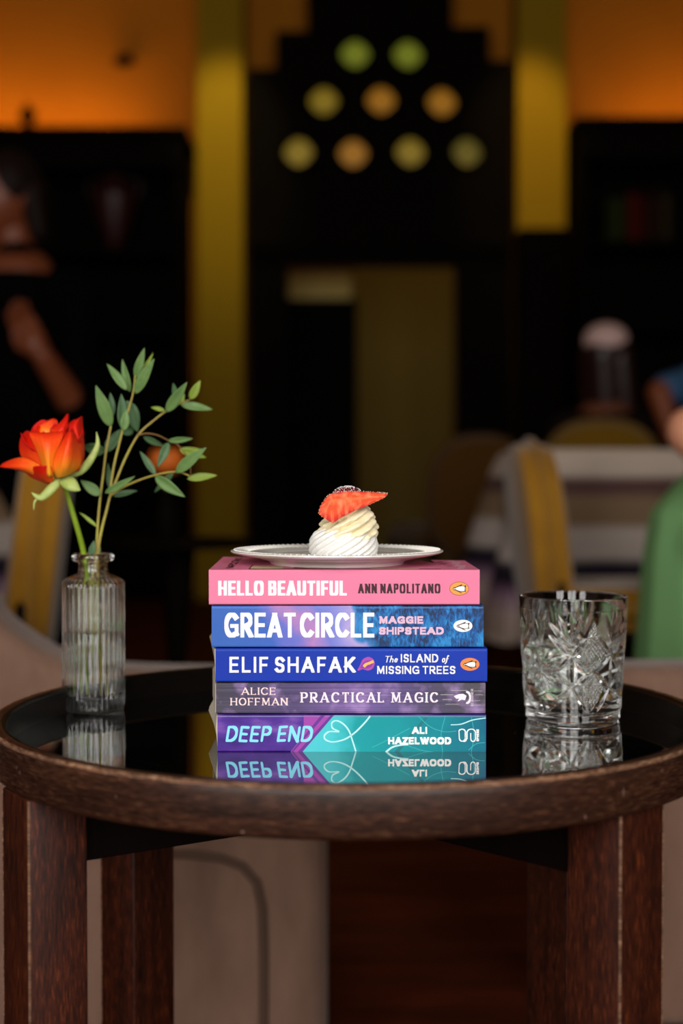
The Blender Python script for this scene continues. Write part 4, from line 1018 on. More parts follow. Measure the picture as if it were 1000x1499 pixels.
# strawberry wedge: cut face to the front
def straw_mat():
    m = bpy.data.materials.new('strawberry_flesh'); m.use_nodes = True; N, L, b = nodes_of(m)
    uv = N.new('ShaderNodeUVMap'); sp = N.new('ShaderNodeSeparateXYZ'); L.new(uv.outputs[0], sp.inputs[0])
    r = N.new('ShaderNodeValToRGB'); e = r.color_ramp.elements; e[0].position = 0; e[0].color = lin((230, 104, 50)); e[1].position = 1; e[1].color = lin((182, 16, 8))
    for p, c in ((.14, (226, 92, 40)), (.26, (216, 72, 24)), (.62, (222, 72, 22)), (.84, (206, 34, 10))): k = e.new(p); k.color = lin(c)
    L.new(sp.outputs[1], r.inputs[0])
    mp = N.new('ShaderNodeMapping'); mp.inputs['Scale'].default_value = (24, 1.1, 1); L.new(uv.outputs[0], mp.inputs[0])
    n = N.new('ShaderNodeTexNoise'); n.inputs['Scale'].default_value = 1; n.inputs['Detail'].default_value = 3; L.new(mp.outputs[0], n.inputs['Vector'])
    mr = N.new('ShaderNodeMapRange'); mr.inputs[1].default_value = .46; mr.inputs[2].default_value = .68; mr.inputs[4].default_value = .85; L.new(n.outputs['Fac'], mr.inputs[0])
    mx = N.new('ShaderNodeMix'); mx.data_type = 'RGBA'; L.new(mr.outputs[0], mx.inputs[0]); L.new(r.outputs[0], mx.inputs[6]); mx.inputs[7].default_value = lin((240, 134, 88))
    L.new(mx.outputs[2], b.inputs['Base Color']); b.inputs['Roughness'].default_value = .5; b.inputs['Specular IOR Level'].default_value = .2
    b.inputs['Subsurface Weight'].default_value = .05; b.inputs['Subsurface Radius'].default_value = (.003, .001, .0006); b.inputs['Subsurface Scale'].default_value = 1
    return m
outl = [(466.4, 751), (469, 741), (475, 732), (483, 723.6), (494, 721), (507, 719.6), (520, 719.4), (532, 719.8), (546, 720.6), (558, 721.4), (566.5, 722.6), (565, 726), (560, 730), (548, 735.5), (536, 741), (523, 746), (511, 752), (499, 758), (491, 763.5), (486, 765), (479, 761), (471, 756)]
outl = [tuple(p) for p in spline(outl + [outl[0]], 4)][:-1]
YC = 1.083
def axis_pt(p):   # spine of the fruit, along its length
    x = min(max(p[0], 484), 556); return (484 + (x - 484) * .96, 727 + (1 - (x - 484) / 72) * 6 if True else 0)
st = thing('strawberry', P(505, 755, YC + .004), 'cut strawberry wedge resting on the piped cream', 'strawberry')
n = len(outl); rings = 7; v = []; uvs = []
tilt = lambda py: (740 - py) * .00016       # cut face leans back
for j in range(rings):
    q = j / (rings - 1)
    for i, p in enumerate(outl):
        a = axis_pt(p); x, y = a[0] + (p[0] - a[0]) * q, a[1] + (p[1] - a[1]) * q
        pp = P(x, y, YC + tilt(y)); v.append(pp); uvs.append((i / n, q))
f = [(j * n + i, j * n + (i + 1) % n, (j + 1) * n + (i + 1) % n, (j + 1) * n + i) for j in range(rings - 1) for i in range(n)]
look_s = {tuple(round(c, 6) for c in p): u_ for p, u_ in zip(v, uvs)}
MB().add(v, f).build('cut_flesh', straw_mat(), st, uv=lambda p: look_s.get(tuple(round(c, 6) for c in p), min(((p - Vector(k)).length, u_) for k, u_ in look_s.items())[1]))
v = []; rows_ = 9
for j in range(rows_):
    q = math.sin(j / (rows_ - 1) * PI / 2); k = math.cos(j / (rows_ - 1) * PI / 2)
    for p in outl:
        a = (500 + (p[0] - 500) * .55, 737)
        x, y = a[0] + (p[0] - a[0]) * max(k, .02), a[1] + (p[1] - a[1]) * max(k, .02)
        wdt = .017 * (1 - max(0, (p[0] - 500) / 66) * .75)
        v.append(P(x, y, YC + tilt(y) + .0002 + wdt * q))
f = [(j * n + i, j * n + (i + 1) % n, (j + 1) * n + (i + 1) % n, (j + 1) * n + i) for j in range(rows_ - 1) for i in range(n)] + [tuple((rows_ - 1) * n + i for i in range(n))]
sk = pm('strawberry_skin', (200, 24, 14), rough=.28, spec=.5, rgb2=(160, 10, 10), noise_scale=120, bump=.5, bump_scale=500)
MB().add(v, f).build('skin', sk, st)
mb = MB(); 
for i in range(0, n, 2):
    p = outl[i]; w = P(p[0], p[1], YC + tilt(p[1]) + .0012)
    mb.ball(w, .00042, 6, (1, .6, 1.2))
mb.build('seeds', pm('strawberry_seeds', (226, 170, 90), rough=.4), st)
ra = thing('raspberry', P(508, 727, 1.101), 'dark red raspberry dusted with sugar on top of the strawberry', 'raspberry')
mb = MB(); cr = P(509, 728, 1.1025)
for j in range(7):
    ph = -.25 + j * .26; rr = math.cos(ph); cnt = max(1, int(13 * rr))
    for i in range(cnt):
        a = 2 * PI * (i + .5 * (j % 2)) / cnt
        c = cr + Vector((.0095 * rr * math.cos(a) * 1.12, .0085 * rr * math.sin(a), .0062 * math.sin(ph)))
        mb.ball(c, .0025, 10)
mb.build('drupelets', pm('raspberry_red', (120, 14, 30), rough=.35, rgb2=(84, 8, 22), noise_scale=300, sss=.1), ra)
mb = MB(); rs = random.Random(3)
for i in range(240):
    a = rs.uniform(0, 2 * PI); ph = rs.uniform(.05, 1.5); rr = math.cos(ph)
    c = cr + Vector((.0118 * rr * math.cos(a) * 1.06, .0106 * rr * math.sin(a), .0082 * math.sin(ph) + .0006))
    mb.ball(c, rs.uniform(.00018, .00045), 6)
for i in range(70):
    p = outl[rs.randrange(6, 44)]; w = P(p[0] + rs.uniform(-1, 1), p[1] + rs.uniform(-1.2, .3), YC + tilt(p[1]) + rs.uniform(.0004, .004)); mb.ball(w, rs.uniform(.00015, .0003), 6)
tag(mb.build('sugar_dust', pm('icing_sugar', (246, 240, 240), rough=.9), ra), kind='stuff')

# ------------------------------------------------------------------ glass vase with water
def glass(name, rgb, rough=.0):
    m = bpy.data.materials.new(name); m.use_nodes = True; N, L, b = nodes_of(m)
    b.inputs['Base Color'].default_value = rgb; b.inputs['Roughness'].default_value = rough; b.inputs['Transmission Weight'].default_value = 1
    b.inputs['IOR'].default_value = 1.5; return m
M_GLASS = glass('clear_glass', (.97, .985, .975, 1)); M_WATER = glass('clear_water', (.985, .995, .99, 1)); M_WATER.node_tree.nodes['Principled BSDF'].inputs['IOR'].default_value = 1.33
YV = 1.222
vc = P(137.5, 1041, YV); vc.z = ZG + .0002
va = thing('bud_vase', vc, 'small ribbed clear glass bottle vase holding the orange rose', 'vase')
VR = .0268
def flute(a, r, z):
    if r > .0245 and .004 < z < .1125: return r - .0015 * (1 - abs(math.cos(a * 17))) * min(1, (z - .004) / .004)
    return r
zc_ = lambda py: P(137, py, YV).z - vc.z
zlip = zc_(810); zneck0 = zc_(842); zsh = zc_(853)
outp = [(0, .0004), (.018, .0002), (.0235, 0), (.0258, .0012), (VR, .004)] + [(VR, .004 + (zsh - .005) * i / 24) for i in range(1, 25)] + [(VR - .0004, zsh + .001), (.0225, zsh + .0042), (.0165, zsh + .0066), (.0132, zneck0 + .0018), (.0124, zneck0 + .005), (.0123, zlip - .0085), (.0135, zlip - .0072), (.0172, zlip - .0062), (.0182, zlip - .0040), (.0180, zlip - .0016), (.0165, zlip), (.0125, zlip - .0002), (.0105, zlip - .0016), (.0100, zlip - .006)]
inp = [(.0100, zneck0 + .003), (.0112, zneck0 - .0008), (.0170, zsh + .0036), (.0225, zsh + .0006), (.0240, zsh - .003), (.0240, .016), (.0225, .0125), (.012, .0108), (0, .0102)]
MB().lathe(outp + inp, 256, vc, flute).build('vase_body', M_GLASS, va, angle=1.2)
zw = zc_(923)
wv_ = MB().lathe([(0, .0106), (.012, .0112), (.0226, .0128), (.02405, .0162), (.02405, zw - .0006), (.0243, zw), (.02380, zw - .0003), (.0228, zw - .0006), (0, zw - .0006)], 96, vc)
tag(wv_.build('water', M_WATER, None, origin=vc, angle=.9), 'clear water filling the lower half of the ribbed vase', 'water')

# ------------------------------------------------------------------ the eucalyptus sprigs
M_STEM = pm('sprig_stem', (168, 160, 62), rough=.5, rgb2=(150, 128, 62), noise_scale=60)
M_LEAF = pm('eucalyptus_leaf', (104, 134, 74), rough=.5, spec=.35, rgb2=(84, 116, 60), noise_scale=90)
M_LEAFD = pm('eucalyptus_dark_leaf', (76, 106, 66), rough=.5, spec=.35, rgb2=(60, 90, 56), noise_scale=90)  # darker green for some of the leaves
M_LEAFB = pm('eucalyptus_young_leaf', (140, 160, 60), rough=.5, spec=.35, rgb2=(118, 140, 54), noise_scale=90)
z4 = lambda a, b_: (a / 3.0303, 490 + b_ / 3.0303)
def leaf(par, b_, t_, wpx, mat, Y, turn=0.0, dy=0.0, bend=.10):
    p0 = P(*z4(*b_), Y); p1 = P(*z4(*t_), Y + dy); ax = p1 - p0; Ln = ax.length
    a = ax.normalized(); side = a.cross(Vector((0, -1, 0))).normalized(); nrm = side.cross(a).normalized()
    R_ = Matrix.Rotation(turn, 3, a); side = R_ @ side; nrm = R_ @ nrm
    w = wpx / 3.0303 / F * Y / 2 / max(.35, abs(math.cos(turn)))
    nu, nv = 14, 7; w *= .88; v = []
    for i in range(nu + 1):
        t = i / nu; prof_ = (math.sin(PI * t ** .82) ** .8 * (1 - .25 * t)) if 0 < t < 1 else 0
        ww = w * max(prof_, .02) * 1.12
        c = p0 + ax * t + nrm * (bend * Ln * (t * (1 - t)) * 1.2)
        for j in range(nv):
            s_ = (j / (nv - 1)) * 2 - 1
            v.append(c + side * ww * s_ + nrm * (abs(s_) * ww * .28))
    f = [(i * nv + j, i * nv + j + 1, (i + 1) * nv + j + 1, (i + 1) * nv + j) for i in range(nu) for j in range(nv - 1)]
    mb = MB().add(v, f); o = mb.build('leaf', mat, par, angle=1.5); solid(o, .00045)
    return o
def stem(par, pts, r0, r1, Y0, Y1, tail=None, name='stem', mat=None):
    pts = [z4(*p) for p in pts]; n_ = len(pts)
    w = [P(p[0], p[1], Y0 + (Y1 - Y0) * i / (n_ - 1)) for i, p in enumerate(pts)]
    if tail: w = [Vector(t) for t in tail] + w
    w = [Vector(q) for q in spline(w, 6)]
    k = len(w); return MB().tube(w, [r0 + (r1 - r0) * i / (k - 1) for i in range(k)], 10).build(name, mat or M_STEM, par)
zin = lambda dx, dy, z: (vc.x + dx, vc.y + dy, vc.z + z)
sA = thing('eucalyptus_sprig', vc + Vector((0, 0, .012)), 'straight short eucalyptus stem standing next to the rose in the vase', 'sprig')
sB = thing('eucalyptus_sprig', vc + Vector((.002, 0, .012)), 'tall branching eucalyptus sprig arching right out of the vase', 'sprig')
stem(sA, [(428, 940), (434, 840), (445, 720), (458, 620), (470, 520), (482, 455), (492, 405)], .0012, .0009, YV, YV, [zin(-.010, .004, .014), zin(-.004, .002, .08), zin(.001, -.002, .122)])
Lf = M_LEAF; Ld = M_LEAFD; Lb = M_LEAFB
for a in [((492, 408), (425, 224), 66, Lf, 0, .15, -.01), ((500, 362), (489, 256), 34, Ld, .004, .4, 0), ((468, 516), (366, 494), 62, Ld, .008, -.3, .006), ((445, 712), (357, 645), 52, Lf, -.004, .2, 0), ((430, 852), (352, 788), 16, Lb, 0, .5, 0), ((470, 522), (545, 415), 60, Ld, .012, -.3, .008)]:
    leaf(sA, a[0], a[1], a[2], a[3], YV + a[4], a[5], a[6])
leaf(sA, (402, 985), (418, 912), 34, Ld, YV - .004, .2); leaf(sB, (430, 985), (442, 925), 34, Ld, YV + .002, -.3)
stem(sB, [(438, 940), (452, 860), (470, 790), (490, 712), (520, 635), (560, 540), (615, 442), (680, 382), (740, 337), (800, 305), (842, 288)], .0014, .0007, YV, YV + .01, [zin(.012, -.004, .014), zin(.008, -.002, .07), zin(.0035, .001, .122)])
stem(sB, [(490, 712), (496, 640), (510, 560), (530, 480), (545, 418), (562, 360), (580, 300), (592, 250), (600, 180)], .0011, .0007, YV, YV - .006, name='side_stem')
stem(sB, [(493, 712), (540, 680), (610, 648), (690, 622), (780, 608), (840, 625)], .0010, .0006, YV, YV - .014, name='side_stem')
stem(sB, [(612, 446), (650, 438), (700, 446), (745, 468)], .0007, .0005, YV + .004, YV + .008, name='side_stem', mat=pm('twig_brown', (120, 84, 34), rough=.6))
stem(sB, [(745, 468), (790, 490), (840, 560), (845, 640)], .0005, .0004, YV + .008, YV + .004, name='side_stem', mat=pm('twig_brown', (120, 84, 34)))
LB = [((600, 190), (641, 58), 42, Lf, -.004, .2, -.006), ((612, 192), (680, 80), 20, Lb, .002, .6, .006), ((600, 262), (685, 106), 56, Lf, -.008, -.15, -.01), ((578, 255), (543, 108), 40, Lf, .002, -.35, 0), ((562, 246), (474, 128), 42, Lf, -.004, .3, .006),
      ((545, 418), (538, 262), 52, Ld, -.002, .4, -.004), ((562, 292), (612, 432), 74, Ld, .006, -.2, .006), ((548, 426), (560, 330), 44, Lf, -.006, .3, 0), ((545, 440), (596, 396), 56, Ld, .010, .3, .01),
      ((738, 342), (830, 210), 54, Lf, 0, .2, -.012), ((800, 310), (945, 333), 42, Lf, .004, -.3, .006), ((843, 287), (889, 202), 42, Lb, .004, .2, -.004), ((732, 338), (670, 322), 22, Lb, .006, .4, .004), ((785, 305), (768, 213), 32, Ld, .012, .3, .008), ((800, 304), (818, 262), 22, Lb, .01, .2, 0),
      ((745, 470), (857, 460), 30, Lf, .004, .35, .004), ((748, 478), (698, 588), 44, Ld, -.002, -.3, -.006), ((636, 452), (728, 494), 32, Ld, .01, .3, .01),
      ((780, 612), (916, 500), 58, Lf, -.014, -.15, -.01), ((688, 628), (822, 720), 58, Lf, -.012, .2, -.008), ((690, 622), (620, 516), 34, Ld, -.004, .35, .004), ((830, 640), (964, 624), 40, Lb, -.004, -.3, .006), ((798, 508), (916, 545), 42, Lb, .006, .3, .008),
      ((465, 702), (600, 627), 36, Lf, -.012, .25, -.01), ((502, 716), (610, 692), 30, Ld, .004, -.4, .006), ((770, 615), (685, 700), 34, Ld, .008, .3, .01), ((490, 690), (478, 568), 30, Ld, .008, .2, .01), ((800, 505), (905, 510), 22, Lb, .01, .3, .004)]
for a in LB: leaf(sB, a[0], a[1], a[2], a[3], YV + a[4], a[5], a[6])

# ------------------------------------------------------------------ the orange rose
YR = 1.205
def rose_mat(name, base, mid, tip):
    m = bpy.data.materials.new(name); m.use_nodes = True; N, L, b = nodes_of(m)
    uv = N.new('ShaderNodeUVMap'); sp = N.new('ShaderNodeSeparateXYZ'); L.new(uv.outputs[0], sp.inputs[0])
    mp = N.new('ShaderNodeMapping'); mp.inputs['Scale'].default_value = (9, 1.2, 1); L.new(uv.outputs[0], mp.inputs[0])
    n_ = N.new('ShaderNodeTexNoise'); n_.inputs['Scale'].default_value = 2; n_.inputs['Detail'].default_value = 4; L.new(mp.outputs[0], n_.inputs['Vector'])
    a = N.new('ShaderNodeMath'); a.operation = 'MULTIPLY_ADD'; a.inputs[1].default_value = .5; L.new(n_.outputs['Fac'], a.inputs[0]); L.new(sp.outputs[1], a.inputs[2])
    mr = N.new('ShaderNodeMapRange'); mr.inputs[1].default_value = .2; mr.inputs[2].default_value = 1.25; L.new(a.outputs[0], mr.inputs[0])
    r = N.new('ShaderNodeValToRGB'); e = r.color_ramp.elements; e[0].position = .05; e[0].color = lin(base); e[1].position = .92; e[1].color = lin(tip); k = e.new(.5); k.color = lin(mid)
    L.new(mr.outputs[0], r.inputs[0]); L.new(r.outputs[0], b.inputs['Base Color'])
    b.inputs['Roughness'].default_value = .5; b.inputs['Specular IOR Level'].default_value = .25
    b.inputs['Subsurface Weight'].default_value = .2; b.inputs['Subsurface Radius'].default_value = (.004, .001, .0005); b.inputs['Subsurface Scale'].default_value = 1
    return m
MRo = rose_mat('rose_petal_orange', (255, 170, 40), (252, 88, 20), (232, 34, 10))
MRr = rose_mat('rose_petal_red', (246, 90, 20), (228, 36, 12), (204, 16, 8))
rb = P(88, 693, YR)
ro = thing('rose', (vc.x - .006, vc.y, vc.z + .012), 'orange red rose leaning left out of the ribbed vase', 'flower')
axis = (P(80, 610, YR - .014) - rb).normalized()
ux = Vector((1, 0, 0)) - axis * axis.x; ux.normalize(); uy = axis.cross(ux)   # uy points away/towards
if uy.y > 0: uy = -uy                                                     # uy toward the camera
KX = YR / F                                                               # metres per pixel here
def petal(phi, W, R, H, flare, mat, point=.1, tipcurl=0.0, base=0.0, lean=0.0, squash=.85, wob=.3):
    """phi 0 = right, 90 = towards camera; W half-width angle; R, H in pixels"""
    nu, nv = 20, 17; v = []; uvv = []
    for i in range(nu + 1):
        t = i / nu
        for j in range(nv):
            s_ = j / (nv - 1) * 2 - 1
            wd = W * (.30 + .70 * math.sin(PI * min(1, t * .62 + .1))) * (1 - .55 * max(0, t - .78) / .22 * abs(1))
            a = math.radians(phi + s_ * wd)
            tt = t * (1 - point * abs(s_) ** 1.6)
            r = R * math.sin(min(tt * 1.45, PI / 2)) ** .8 + flare * R * tt ** 3
            r += R * .22 * tipcurl * abs(s_) ** 2 * tt ** 2
            h = base + H * (tt ** 1.15) - tipcurl * H * .18 * max(0, tt - .7) / .3
            h -= lean * tt ** 2 * H
            r *= 1 + .02 * math.sin(s_ * 9 + phi) * tt * wob
            v.append(rb + ux * (math.cos(a) * r * KX) + uy * (math.sin(a) * r * KX * squash) + axis * (h * KX)); uvv.append((j / (nv - 1), t))
    f = [(i * nv + j, i * nv + j + 1, (i + 1) * nv + j + 1, (i + 1) * nv + j) for i in range(nu) for j in range(nv - 1)]
    lk = {tuple(round(c, 6) for c in p): u_ for p, u_ in zip(v, uvv)}
    mb = MB().add(v, f); me_o = mb.build('petal', mat, ro, angle=1.6, uv=None)
    l = me_o.data.uv_layers.new(name='UVMap')
    for lp in me_o.data.loops: l.data[lp.index].uv = uvv[lp.vertex_index]
    solid(me_o, .0005); return me_o
# outer to inner
petal(8, 44, 40, 68, .0, MRr, .12, .2)
petal(170, 46, 46, 70, .10, MRr, .2, .4)
petal(235, 55, 44, 78, .0, MRr, .1, .3)
petal(305, 55, 42, 76, .0, MRr, .12, .2)
petal(90, 60, 34, 62, -.1, MRo, .10, .2, 3)
petal(200, 60, 34, 72, -.1, MRo, .1, .3, 3)
petal(320, 60, 33, 74, -.05, MRo, .2, .2, 3)
petal(30, 55, 31, 70, -.1, MRr, .2, .1, 3)
petal(140, 60, 27, 66, -.25, MRo, .15, .2, 4)
petal(260, 60, 25, 72, -.25, MRr, .15, .2, 4)
petal(20, 70, 20, 66, -.4, MRo, .15, .1, 5)
petal(190, 75, 14, 66, -.5, MRr, .15, .1, 5)
# the low petal folding out to the left
def free_petal(pix, mat):
    """pix: rows of (x, y, depth offset) across the petal"""
    v = []; uvv = []; nr = len(pix); nc = 13
    for i, row in enumerate(pix):
        q = spline([Vector(p) for p in row], 4)
        for j in range(nc):
            p = q[int(round(j / (nc - 1) * (len(q) - 1)))]; v.append(P(p[0], p[1], YR + p[2])); uvv.append((j / (nc - 1), i / (nr - 1)))
    f = [(i * nc + j, i * nc + j + 1, (i + 1) * nc + j + 1, (i + 1) * nc + j) for i in range(nr - 1) for j in range(nc - 1)]
    o = MB().add(v, f).build('petal', mat, ro, angle=1.6)
    l = o.data.uv_layers.new(name='UVMap')
    for lp in o.data.loops: l.data[lp.index].uv = uvv[lp.vertex_index]
    smoothmod(o, 2); solid(o, .0006); return o
free_petal([[(70, 702, -.006), (76, 704, -.014), (80, 700, -.018)],
            [(50, 698, -.008), (58, 698, -.018), (62, 684, -.026)],
            [(34, 690, -.004), (38, 688, -.020), (50, 676, -.026)],
            [(18, 686, .0), (22, 684, -.018), (34, 668, -.016)],
            [(8, 684, .002), (8, 684, -.010), (18, 672, -.006)],
            [(-1, 683, .0), (0, 682.5, -.004), (3, 679, -.002)]], MRo)
zr = lambda a, b_, dp: (a / 7.143, 600 + b_ / 7.143, dp)
def traced(rows, mat): free_petal([[zr(*p) for p in r] for r in rows], mat)
traced([[(480, 690, -.020), (515, 700, -.028), (552, 690, -.022)], [(440, 560, -.024), (500, 560, -.0325), (560, 560, -.025)], [(385, 420, -.024), (490, 410, -.033), (600, 420, -.026)], [(330, 310, -.022), (480, 320, -.031), (650, 310, -.023)], [(300, 250, -.018), (470, 262, -.025), (668, 240, -.018)], [(318, 226, -.014), (480, 240, -.020), (655, 224, -.014)]], MRo)
traced([[(590, 715, -.016), (650, 705, -.022), (720, 680, -.014)], [(556, 640, -.024), (680, 620, -.033), (815, 630, -.016)], [(560, 540, -.027), (700, 500, -.035), (860, 540, -.014)], [(600, 430, -.028), (720, 400, -.035), (840, 430, -.014)], [(660, 320, -.026), (740, 300, -.032), (815, 320, -.014)], [(695, 245, -.022), (735, 225, -.027), (785, 235, -.014)]], MRo)
traced([[(420, 640, -.012), (450, 640, -.018), (480, 630, -.020)], [(240, 520, -.006), (330, 530, -.018), (420, 520, -.024)], [(200, 440, -.002), (300, 420, -.014), (390, 420, -.022)], [(205, 330, .0), (270, 320, -.010), (340, 300, -.020)], [(225, 270, .0), (270, 240, -.006), (318, 236, -.016)], [(262, 228, .0), (285, 218, -.004), (310, 226, -.010)]], MRr)
traced([[(480, 768, -.008), (520, 772, -.014), (560, 740, -.016)], [(340, 720, -.010), (440, 690, -.024), (556, 690, -.023)], [(250, 650, -.010), (400, 620, -.028), (548, 610, -.028)], [(300, 600, -.014), (400, 585, -.030), (530, 585, -.030)]], MRr)
traced([[(540, 330, -.006), (600, 340, -.008), (660, 330, -.006)], [(510, 240, -.010), (590, 270, -.016), (680, 220, -.010)], [(590, 175, -.008), (650, 190, -.014), (706, 150, -.008)], [(660, 105, -.004), (690, 110, -.008), (714, 95, -.004)], [(700, 46, .0), (707, 42, -.001), (714, 44, .0)]], MRr)
traced([[(760, 640, .004), (820, 640, -.006), (850, 600, .006)], [(800, 480, -.004), (850, 500, -.010), (888, 500, .004)], [(780, 320, -.010), (830, 310, -.014), (878, 320, .002)], [(720, 200, -.010), (790, 180, -.014), (868, 210, .002)], [(730, 140, -.006), (800, 110, -.010), (862, 120, .002)], [(820, 92, -.002), (842, 78, -.004), (860, 66, .0)]], MRr)
traced([[(400, 330, .0), (500, 340, -.004), (600, 330, .0)], [(360, 240, .0), (480, 230, -.006), (610, 230, .0)], [(340, 190, .004), (450, 160, -.002), (608, 160, .004)], [(420, 165, .006), (520, 110, .0), (600, 120, .004)], [(510, 112, .006), (555, 92, .004), (590, 105, .005)]], MRo)
# sepals, hip and stem
M_SEP = pm('rose_sepal', (176, 190, 108), rough=.5, rgb2=(150, 170, 80), noise_scale=120)
M_RST = pm('rose_stem', (136, 160, 34), rough=.42, rgb2=(112, 140, 30), noise_scale=90)
MB().ball(rb + Vector((.001, 0, -.0015)), .0062, 16, (1, 1, .8)).build('hip', M_SEP, ro)
def sepal(path, w):
    pts = [Vector(P(*z4(a, b_), YR + d)) for a, b_, d in path]; pts = [Vector(q) for q in spline(pts, 5)]; v = []; k = len(pts)
    for i, p in enumerate(pts):
        t = i / (k - 1); d = (pts[min(i + 1, k - 1)] - pts[max(i - 1, 0)]).normalized(); sd = d.cross(Vector((.2, -1, .25))).normalized()
        ww = w / 3.03 * KX / 2 * (math.sin(PI * min(1, (t * .8 + .22))) ** .8 if t < .97 else .12)
        for s_ in (-1, -.5, 0, .5, 1): v.append(p + sd * ww * s_ + Vector((0, abs(s_) * ww * .35, 0)))
    f = [(i * 5 + j, i * 5 + j + 1, (i + 1) * 5 + j + 1, (i + 1) * 5 + j) for i in range(k - 1) for j in range(4)]
    o = MB().add(v, f).build('sepal', M_SEP, ro, angle=1.5); solid(o, .0005)
sepal([(270, 635, -.012), (230, 680, -.018), (180, 722, -.02), (140, 700, -.02)], 40)
sepal([(272, 632, -.012), (300, 655, -.02), (330, 675, -.022), (356, 690, -.02)], 62)
sepal([(300, 622, .0), (355, 605, -.004), (400, 555, -.004), (432, 490, -.002), (428, 432, 0)], 34)
sepal([(165, 725, -.019), (152, 745, -.019), (150, 778, -.018)], 9)
stem(ro, [(372, 972), (352, 890), (320, 780), (288, 672), (276, 640)], .0026, .0022, YV + .002, YR, [zin(-.013, .002, .014), zin(-.0065, .001, .06), zin(-.0055, .001, .116)], mat=M_RST)

# ------------------------------------------------------------------ pressed glass tumbler
YT = 1.181
tcn = P(838.5, 1053, YT); tcn.z = ZG + .0002
tu = thing('tumbler', tcn, 'clear cut glass tumbler of water right of the books', 'glass')
HT = P(840, 871, YT).z - tcn.z
def r_out(z): return .0388 + (.0447 - .0388) * min(1, max(0, z / HT)) ** 1.05
NA, NZ = 840, 250
zz = np.linspace(.0025, HT - .0012, NZ); th = np.linspace(0, 2 * PI, NA, endpoint=False)
A0 = math.radians(-90 + 13)      # the hatched diamond sits a little right of the front
PER = 2 * PI / 3
rel = (th - A0 + PER / 2) % PER - PER / 2
S_ = (rel[None, :] * .042 * 1000) * np.ones((NZ, 1)); Zm = (zz[:, None] * 1000) * np.ones((1, NA))
Hd = np.zeros_like(S_)
SA = np.abs(S_)
def cut(a, b_, w, d, sharp=False, both=True):
    global Hd
    ax, az, bx_, bz_ = a[0], a[1], b_[0], b_[1]
    X_ = SA if both else S_
    dx, dz_ = bx_ - ax, bz_ - az; L2 = dx * dx + dz_ * dz_
    t = np.clip(((X_ - ax) * dx + (Zm - az) * dz_) / L2, 0, 1)
    dist = np.hypot(X_ - ax - t * dx, Zm - az - t * dz_)
    ww = w * np.clip(np.sin(PI * np.clip(t * .92 + .04, 0, 1)), .12, 1) ** .7
    Hd = np.maximum(Hd, d * np.clip(1 - dist / ww, 0, 1) * (ww / w))
def diamond(pts):
    ins = np.ones_like(S_, bool); n_ = len(pts)
    for i in range(n_):
        (x0, y0), (x1, y1) = pts[i], pts[(i + 1) % n_]
        ins &= ((x1 - x0) * (Zm - y0) - (y1 - y0) * (S_ - x0)) >= 0
    return ins
for a, b_, w in [((0, 44), (17, 57), 2.6), ((0, 44), (17, 31), 2.6), ((17, 57), (36, 74), 2.8), ((17, 31), (40, 11), 2.8), ((17, 57), (17, 31), 1.6), ((17, 57), (5, 72), 1.8), ((17, 31), (5, 12), 1.8),
                 ((18, 66), (36, 84), 2.6), ((18, 66), (28, 90), 2.6), ((18, 66), (19, 92), 2.6), ((18, 66), (10, 90), 2.4), ((17, 57), (30, 44), 2.0), ((17, 31), (30, 44), 2.0)]:
    cut(a, b_, w, 1.8)
for k in range(12):
    a = 2 * PI * k / 12
    cut((43.98, 44), (43.98 + 15 * math.cos(a), 44 + 17 * math.sin(a)), 2.2, 1.7)
    a += PI / 12
    cut((43.98 + 7 * math.cos(a), 44 + 7 * math.sin(a)), (43.98 + 15 * math.cos(a), 44 + 16 * math.sin(a)), 1.3, .9)
for a, b_ in (((43.98, 66), (43.98, 88)), ((43.98, 66), (39, 86)), ((43.98, 22), (36, 12)), ((43.98, 22), (43.98, 10))): cut(a, b_, 2.2, 1.1)
ins = diamond([(0, 12), (10.5, 31), (0, 44), (-10.5, 31)]) | diamond([(0, 44), (11, 58), (0, 86), (-11, 58)])
pit = 2.5
h1 = np.abs(((S_ * .8 + Zm * .6) / pit) % 1 - .5) * 2; h2 = np.abs(((S_ * .8 - Zm * .6) / pit) % 1 - .5) * 2
hatch = .75 * np.maximum(np.clip(1 - h1 * 1.6, 0, 1), np.clip(1 - h2 * 1.6, 0, 1)) - .35
Hd = np.where(ins, hatch + .1 * np.clip(1 - SA / .8, 0, 1), Hd)
# bands: plain rim above 92 mm, plain foot below 10 mm with a step
fade = np.clip((HT * 1000 - 9 - Zm) / 2, 0, 1) * np.clip((Zm - 9) / 1.5, 0, 1)
Hd = Hd * fade
Ro = np.array([r_out(z) for z in zz])[:, None] + .0006 * ((Zm > 10) & (Zm < HT * 1000 - 10)) - Hd / 1000 - .0010 * np.exp(-((Zm - 9) / .9) ** 2)
V = np.empty((NZ, NA, 3)); V[..., 0] = Ro * np.cos(th)[None, :] + tcn.x; V[..., 1] = Ro * np.sin(th)[None, :] + tcn.y; V[..., 2] = zz[:, None] + tcn.z
ii = np.arange(NZ - 1)[:, None] * NA; jj = np.arange(NA)[None, :]; jn = (jj + 1) % NA
Q = np.stack([ii + jj, ii + jn, ii + NA + jn, ii + NA + jj], -1).reshape(-1, 4)
verts = V.reshape(-1, 3).tolist(); faces = Q.tolist()
def ring_add(r, z):
    s_ = len(verts)
    for a in th: verts.append([tcn.x + r * math.cos(a), tcn.y + r * math.sin(a), tcn.z + z])
    return s_
prev = (NZ - 1) * NA
